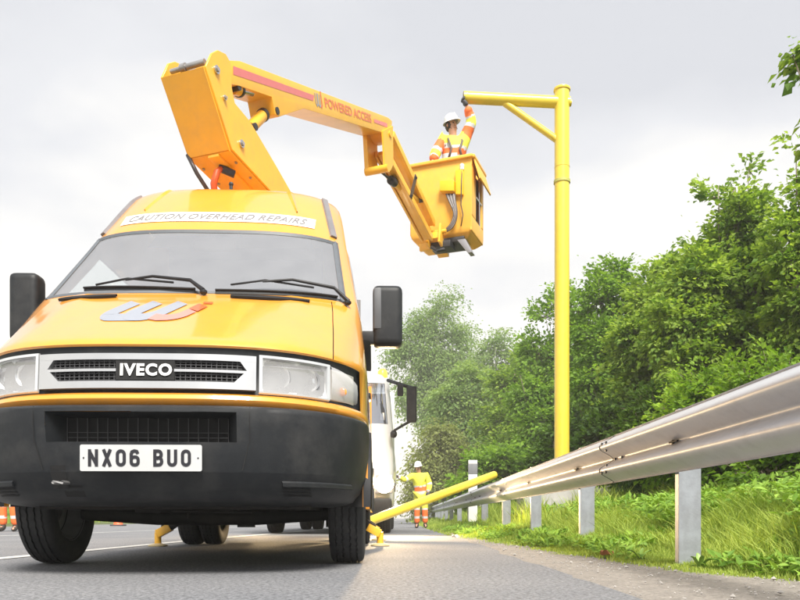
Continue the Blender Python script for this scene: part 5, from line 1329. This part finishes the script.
tree('maple_tree', 'green tree cut off by the right edge of the photo, behind the near barrier', 'tree', b,
     lobes_px(b, 10, [(812, 190, 22, 0), (800, 225, 26, 0), (792, 260, 26, -.1), (830, 260, 44, 0), (815, 310, 44, -.2), (790, 340, 26, -.2), (840, 350, 50, 0), (800, 390, 36, -.2), (797, 150, 9, 0), (850, 200, 40, .2)]), 760, 44, .078, LEAF_MAPLE, BARK, 13, .09, .12, .32)
b = (P(880, 7.0), 7.2, gh(P(880, 7.0), 7.2)-.05)
tree('ash_tree', 'nearest tree at the right whose leafy twig hangs into the top right corner', 'tree', b,
     lobes_px(b, 7.0, [(798, 58, 10, 0), (812, 50, 16, 0), (845, 60, 34, 0), (880, 110, 60, .1), (900, 180, 70, .2), (880, 60, 50, .2), (930, 240, 60, .2), (910, 20, 50, .3)]), 480, 26, .09, LEAF_MAPLE, BARK, 14, .09, .25, .26)
b = (P(600, 17), 17.4, gh(P(600, 17), 17.4)-.05)
tree('ash_tree', 'slender feathery green tree directly right of the yellow gantry post', 'tree', b,
     lobes_px(b, 17, [(612, 278, 22, 0), (598, 300, 26, 0), (625, 310, 26, 0), (590, 335, 26, 0), (612, 350, 34, -.4), (590, 385, 30, -.5), (620, 400, 30, -.5), (640, 300, 14, 0), (575, 310, 12, 0)]), 560, 40, .09, LEAF_BUSH, BARK, 15, .08, .1, .45)
b = (P(548, 24), 24.4, gh(P(548, 24), 24.4)-.05)
tree('alder_tree', 'mid green tree showing on both sides of the yellow gantry post', 'tree', b,
     lobes_px(b, 24, [(560, 300, 16, 0), (545, 318, 18, 0), (575, 330, 22, 0), (538, 350, 22, 0), (562, 365, 30, 0), (535, 395, 28, -.5), (575, 405, 34, -.5), (545, 430, 30, -1)]), 560, 40, .12, LEAF_BUSH, BARK, 16, .1, .1, .6)
b = (P(507, 30), 30.5, gh(P(507, 30), 30.5)-.05)
tree('alder_tree', 'bright green bushy tree left of the gantry post, standing before the birches', 'tree', b,
     lobes_px(b, 30, [(528, 365, 18, 0), (505, 385, 20, 0), (530, 395, 24, 0), (510, 420, 26, 0), (535, 435, 26, -.5), (500, 450, 24, -1), (520, 460, 24, -1), (490, 425, 14, 0)]), 560, 40, .14, LEAF_MAPLE, BARK, 17, .1, .1, .7)
# birches far down the road
b = (P(442, 55), 55, 1.0)
tree('birch_tree', 'tallest hazy grey-green birch far down the road above the lorry mirror', 'tree', b,
     lobes_px(b, 55, [(440, 312, 14, 0), (425, 328, 18, 0), (455, 335, 18, 0), (410, 350, 16, 0), (436, 360, 24, 0), (462, 365, 20, 0), (412, 385, 15, 0), (442, 400, 26, 0), (468, 400, 20, 0), (404, 345, 8, 0), (446, 298, 6, 0)]), 1050, 44, .17, LEAF_BIRCH, BARKB, 18, .17, .5, 1.5)
b = (P(493, 50), 50, 1.0)
tree('birch_tree', 'second birch far down the road, lower and right of the tallest birch', 'tree', b,
     lobes_px(b, 50, [(503, 338, 9, 0), (495, 352, 14, 0), (515, 358, 13, 0), (480, 368, 13, 0), (503, 380, 22, 0), (480, 400, 20, 0), (520, 400, 18, 0), (495, 425, 24, 0)]), 640, 44, .17, LEAF_BIRCH, BARKB, 19, .15, .5, 1.3)
b = (P(473, 38), 38, .8)
tree('birch_tree', 'round grey-green tree with a forked dark trunk before the two birches', 'tree', b,
     lobes_px(b, 38, [(468, 380, 20, 0), (452, 400, 22, 0), (488, 400, 20, 0), (470, 420, 26, 0), (495, 435, 20, 0), (450, 430, 20, 0), (480, 455, 26, 0)]), 620, 40, .16, LEAF_BIRCH, BARK, 20, .12, .3, 1.0)
b = (P(437, 33), 33.5, .5)
tree('willow_tree', 'olive brown drooping bush where the verge meets the road beyond the lorry', 'bush', b,
     lobes_px(b, 33, [(440, 435, 16, 0), (425, 460, 15, 0), (450, 455, 20, 0), (432, 480, 18, 0), (455, 480, 20, 0), (420, 490, 10, 0), (418, 470, 7, 0)]), 520, 36, .13, LEAF_RUST, BARK, 21, .09, .55, .9)
b = (P(498, 22), 22.3, gh(P(498, 22), 22.3))
tree('hazel_bush', 'low green bush behind the white marker post and barrier', 'bush', b,
     lobes_px(b, 22, [(480, 470, 16, 0), (500, 462, 20, 0), (520, 475, 18, 0), (490, 492, 18, 0), (465, 488, 12, 0), (535, 465, 18, 0)]), 420, 22, .15, LEAF_BUSH, BARK, 22, .05, .1, .5)
# under-storey shrubs behind the barrier
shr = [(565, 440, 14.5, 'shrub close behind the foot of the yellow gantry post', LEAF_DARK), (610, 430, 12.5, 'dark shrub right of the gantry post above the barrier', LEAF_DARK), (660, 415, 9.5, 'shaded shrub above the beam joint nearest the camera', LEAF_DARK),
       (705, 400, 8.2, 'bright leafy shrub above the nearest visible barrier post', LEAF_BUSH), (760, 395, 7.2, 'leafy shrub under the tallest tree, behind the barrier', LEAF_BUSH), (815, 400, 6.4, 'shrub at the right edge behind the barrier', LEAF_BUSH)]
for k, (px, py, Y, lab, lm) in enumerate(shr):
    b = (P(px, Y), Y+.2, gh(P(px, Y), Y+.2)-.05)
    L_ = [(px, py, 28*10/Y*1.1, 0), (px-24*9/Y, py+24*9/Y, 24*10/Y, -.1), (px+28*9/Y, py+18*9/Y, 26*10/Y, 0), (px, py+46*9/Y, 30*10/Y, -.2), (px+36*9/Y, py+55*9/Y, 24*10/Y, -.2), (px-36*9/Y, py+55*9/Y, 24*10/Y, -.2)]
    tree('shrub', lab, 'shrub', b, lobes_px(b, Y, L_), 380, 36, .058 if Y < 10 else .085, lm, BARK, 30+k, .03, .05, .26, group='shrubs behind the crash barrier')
# dense dark woodland closing the view behind
rg = np.random.default_rng(50)
n = 30000; Yw = rg.uniform(16, 62, n); Xw = np.maximum(5.5, Yw*.13)+rg.random(n)**.8*26; edge = np.clip((Xw-Yw*.13)/3, .35, 1)
hgt = 4.2*edge+.8*np.sin(Xw*.7)+.6*np.sin(Yw*.5); hgt = np.minimum(hgt, Yw*.20+1)
Cw = np.stack([Xw, Yw, .5+rg.random(n)**.8*hgt], 1)
nr = unit(rg.normal(size=(n, 3))+np.array([0, -.3, .8])); dr = unit(np.cross(nr, rg.normal(size=(n, 3)))); sz = rg.uniform(.3, .62, n)
V, Fq = leaves_mesh(Cw, nr, dr, sz, sz*.8, rg)
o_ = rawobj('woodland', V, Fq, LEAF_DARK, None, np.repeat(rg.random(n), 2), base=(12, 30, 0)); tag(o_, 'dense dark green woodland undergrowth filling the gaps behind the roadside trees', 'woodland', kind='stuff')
n = 14000; Xw = -14-rg.random(n)*30; Yw = rg.uniform(10, 150, n)
Cw = np.stack([Xw, Yw, .2+rg.random(n)*(1.6+.5*np.sin(Yw*.3))], 1); nr = unit(rg.normal(size=(n, 3))+np.array([.3, -.2, .8])); dr = unit(np.cross(nr, rg.normal(size=(n, 3)))); sz = rg.uniform(.35, .7, n)
V, Fq = leaves_mesh(Cw, nr, dr, sz, sz*.8, rg)
o_ = rawobj('hedgerow', V, Fq, LEAF_BUSH, None, np.repeat(rg.random(n), 2), base=(-20, 60, 0)); tag(o_, 'low green hedgerow on the far left side of the road', 'hedge', kind='stuff')

# grass: tapering bent blades
def blades(n, X, Y, hgt, wid, rg, lean=.35):
    z = H(X, Y); a = rg.random(n)*2*np.pi; dx, dy = np.cos(a), np.sin(a); wx, wy = -dy*wid/2, dx*wid/2
    # turn most blades to be seen flat-on
    b = rg.normal(size=n)*.9; wx = np.cos(b)*wid/2; wy = np.sin(b)*wid/2
    ln = lean*hgt*(.3+rg.random(n)); base = np.stack([X, Y, z-.01], 1)
    mid = base+np.stack([dx*ln*.3, dy*ln*.3, hgt*.6], 1); tip = base+np.stack([dx*ln, dy*ln, hgt*(1-.15*rg.random(n))], 1); W_ = np.stack([wx, wy, np.zeros(n)], 1)
    V = np.stack([base-W_, base+W_, mid-W_*.75, mid+W_*.75, tip], 1).reshape(-1, 3)
    i = np.arange(n)[:, None]*5; Fq = np.concatenate([i+np.array([[0, 1, 3]]), i+np.array([[0, 3, 2]]), i+np.array([[2, 3, 4]])], 1).reshape(-1, 3)
    return V, Fq
rg = np.random.default_rng(60)
Vs, Fs, Ts = [], [], []; off = 0
def addb(V, Fq, t_):
    global off
    Vs.append(V); Fs.append(Fq+off); Ts.append(t_); off += len(V)
def patch(n, y0, y1, x0, x1, h0, h1, w0, w1, pw=1.0, lean=.4, tb=.5):
    Y = y0+(y1-y0)*rg.random(n)**pw; e = np.interp(Y, EY, EX); lo_ = np.maximum(e+rg.normal(size=n)*.05+.035*np.sin(Y*7)+.03*np.sin(Y*3.1), x0) if x0 < 2 else np.full(n, x0)
    X = lo_+(x1-lo_)*rg.random(n)**1.1
    dd = np.clip((X-e)/.8, 0, 1); clump = .75+.35*np.sin(X*5.1+Y*2.3)*np.sin(Y*4.1-X*1.7)
    h = (h0+(h1-h0)*dd)*clump*(.55+.7*rg.random(n)); V, Fq = blades(n, X, Y, h, rg.uniform(w0, w1, n), rg, lean)
    dry = .12*np.sin(X*3+Y*.9)
    addb(V, Fq, np.repeat(np.clip(tb+dry+.22*rg.normal(size=n), 0, 1), 3))
patch(90000, 2.2, 6, 0, 2.6, .05, .22, .003, .006)
patch(50000, 6, 12, 0, 3.0, .05, .17, .005, .009)
patch(36000, 12, 26, 0, 3.6, .06, .2, .009, .018)
patch(22000, 26, 60, 0, 5, .08, .28, .03, .05)
patch(70000, 3.2, 9, 1.6, 5.6, .14, .30, .004, .008, lean=.8, tb=.58)
patch(40000, 8, 20, 1.6, 7.0, .22, .46, .01, .018, tb=.6)
o_ = rawobj('verge_grass', np.concatenate(Vs), np.concatenate(Fs), GRASSM, None, np.concatenate(Ts), base=(2, 8, 0)); tag(o_, 'bright green grass along the verge under and behind the crash barrier', 'grass', kind='stuff')
# far-left verge grass
n = 16000; Y = rg.uniform(8, 60, n); X = -12.6-rg.random(n)*8; a = rg.random(n)*6.28; h = rg.uniform(.12, .35, n)
V, Fq = blades(n, X*0+3, Y, h, rg.uniform(.02, .04, n), rg); V = V.reshape(-1, 5, 3); V[:, :, 0] += (X-3)[:, None]; V[:, :, 2] += (.1-H(X*0+3, Y))[:, None]; V = V.reshape(-1, 3)
o_ = rawobj('far_verge_grass', V, Fq, GRASSM, None, np.repeat(rg.random(n), 3), base=(-14, 30, 0)); tag(o_, 'rough grass beyond the far side of the road', 'grass', kind='stuff')
# broad-leaved weeds
n = 60000; Yw = 2.4+rg.random(n)**1.3*12; e = np.interp(Yw, EY, EX)
Xw = np.where(rg.random(n) < .42, e+.02+rg.random(n)*1.2, 1.8+rg.random(n)*3.4)
zz_ = H(Xw, Yw)+np.where(Xw > 1.8, rg.random(n)*.30, rg.random(n)*.07)
clus = np.sin(Xw*4+1)*np.sin(Yw*2.7) > -.15; Xw, Yw, zz_ = Xw[clus], Yw[clus], zz_[clus]; n = len(Xw)
dr = unit(np.stack([rg.normal(size=n), rg.normal(size=n), .5+rg.normal(size=n)*.3], 1)); nr = unit(np.stack([rg.normal(size=n)*.3, rg.normal(size=n)*.3-.3, np.ones(n)], 1)); nr = unit(nr-dr*(nr*dr).sum(1, keepdims=True))
sz = rg.uniform(.03, .085, n); V, Fq = leaves_mesh(np.stack([Xw, Yw, zz_], 1), nr, dr, sz, sz*.42, rg)
o_ = rawobj('verge_weeds', V, Fq, WEEDM, None, np.repeat(rg.random(n), 2), base=(2.5, 6, 0)); tag(o_, 'broad-leaved green weeds mixed into the verge grass', 'weeds', kind='stuff')
# dock plants with long leaves close to the tarmac
def dock(x, y, label, seed):
    r_ = random.Random(seed); z = float(H(x, y)); T = thing('dock_plant', (x, y, z), label, 'weed', 'dock plants at the edge of the tarmac')
    for k in range(9):
        a = r_.uniform(0, 6.28); L_ = r_.uniform(.08, .15); w_ = L_*.085; el = r_.uniform(.8, 1.35); rows = []
        for i in range(7):
            f_ = i/6; rr_ = L_*math.cos(el)*f_; hh = L_*math.sin(el)*f_-.06*f_*f_; c_ = Vector((x+math.cos(a)*rr_, y+math.sin(a)*rr_, z+hh)); s_ = Vector((-math.sin(a), math.cos(a), 0))*w_*math.sin(math.pi*(.06+.9*f_))
            rows.append([c_-s_+Vector((0, 0, .006)), c_, c_+s_+Vector((0, 0, .006))])
        mb = MB(); mb.grid(rows); o_ = obj('leaf', mb, DOCKM, T, smooth=180)
    return T
DOCKM = mat('dock_leaf', (.22, .36, .06), .5, var=.2, vscale=20)
for k, (px, Y, lab) in enumerate(((700, 3.60, 'dock plant with upright leaves below the nearest barrier post'), (640, 4.3, 'low dock plant left of the nearest barrier post'),
                                  (768, 3.35, 'dock plant with broad leaves towards the right edge of the verge'))):
    dock(P(px, Y), Y, lab, k)
# loose stones on the gravel strip
rg = np.random.default_rng(70); n = 2600
Y = 1.6+rg.random(n)**1.5*22; e = np.interp(Y, EY, EX); X = .74+(e+.08-.74)*rg.random(n)**.8; r_ = rg.uniform(.002, .007, n)*np.where(rg.random(n) < .04, 2.2, 1)
oc = np.array([[1, 0, 0], [-1, 0, 0], [0, 1, 0], [0, -1, 0], [0, 0, .8], [0, 0, -.5]]); of = np.array([[0, 2, 4], [2, 1, 4], [1, 3, 4], [3, 0, 4], [2, 0, 5], [1, 2, 5], [3, 1, 5], [0, 3, 5]])
V = (oc[None]*r_[:, None, None]*rg.uniform(.7, 1.3, (n, 6, 1))+np.stack([X, Y, .016+r_*.3], 1)[:, None]).reshape(-1, 3); Fq = (of[None]+(np.arange(n)*6)[:, None, None]).reshape(-1, 3)
o_ = rawobj('loose_stones', V, Fq, STONE, None, base=(1, 6, 0)); tag(o_, 'small loose stones scattered on the gravelly road edge', 'stones', kind='stuff')
# dead leaves at the foot of the grass
LEAFB = mat('dead_leaf', (.42, .17, .07), .8, var=.3)
for k, (px, Y, lab) in enumerate(((585, 5.5, 'brown dead leaf curled at the foot of the second barrier post'), (607, 4.62, 'brown dead leaf in the grass edge, left of the nearest post'), (455, 9.6, 'pale crumpled litter at the far road edge'))):
    x = P(px, Y); z = float(H(x, Y))+.035 if k < 2 else .03; mb = MB(); r_ = random.Random(k+5); rows = []
    for i in range(6):
        rows.append([(x+(.012*i-.03)*1.3, Y+.012*j-.02+r_.uniform(-.004, .004), z+.018*math.sin(i*1.1+j)+r_.uniform(0, .01)) for j in range(5)])
    mb.grid(rows); o_ = obj('dead_leaf' if k < 2 else 'litter', mb, LEAFB if k < 2 else SIGNW, base=(x, Y, z)); tag(o_, lab, 'leaf' if k < 2 else 'litter')
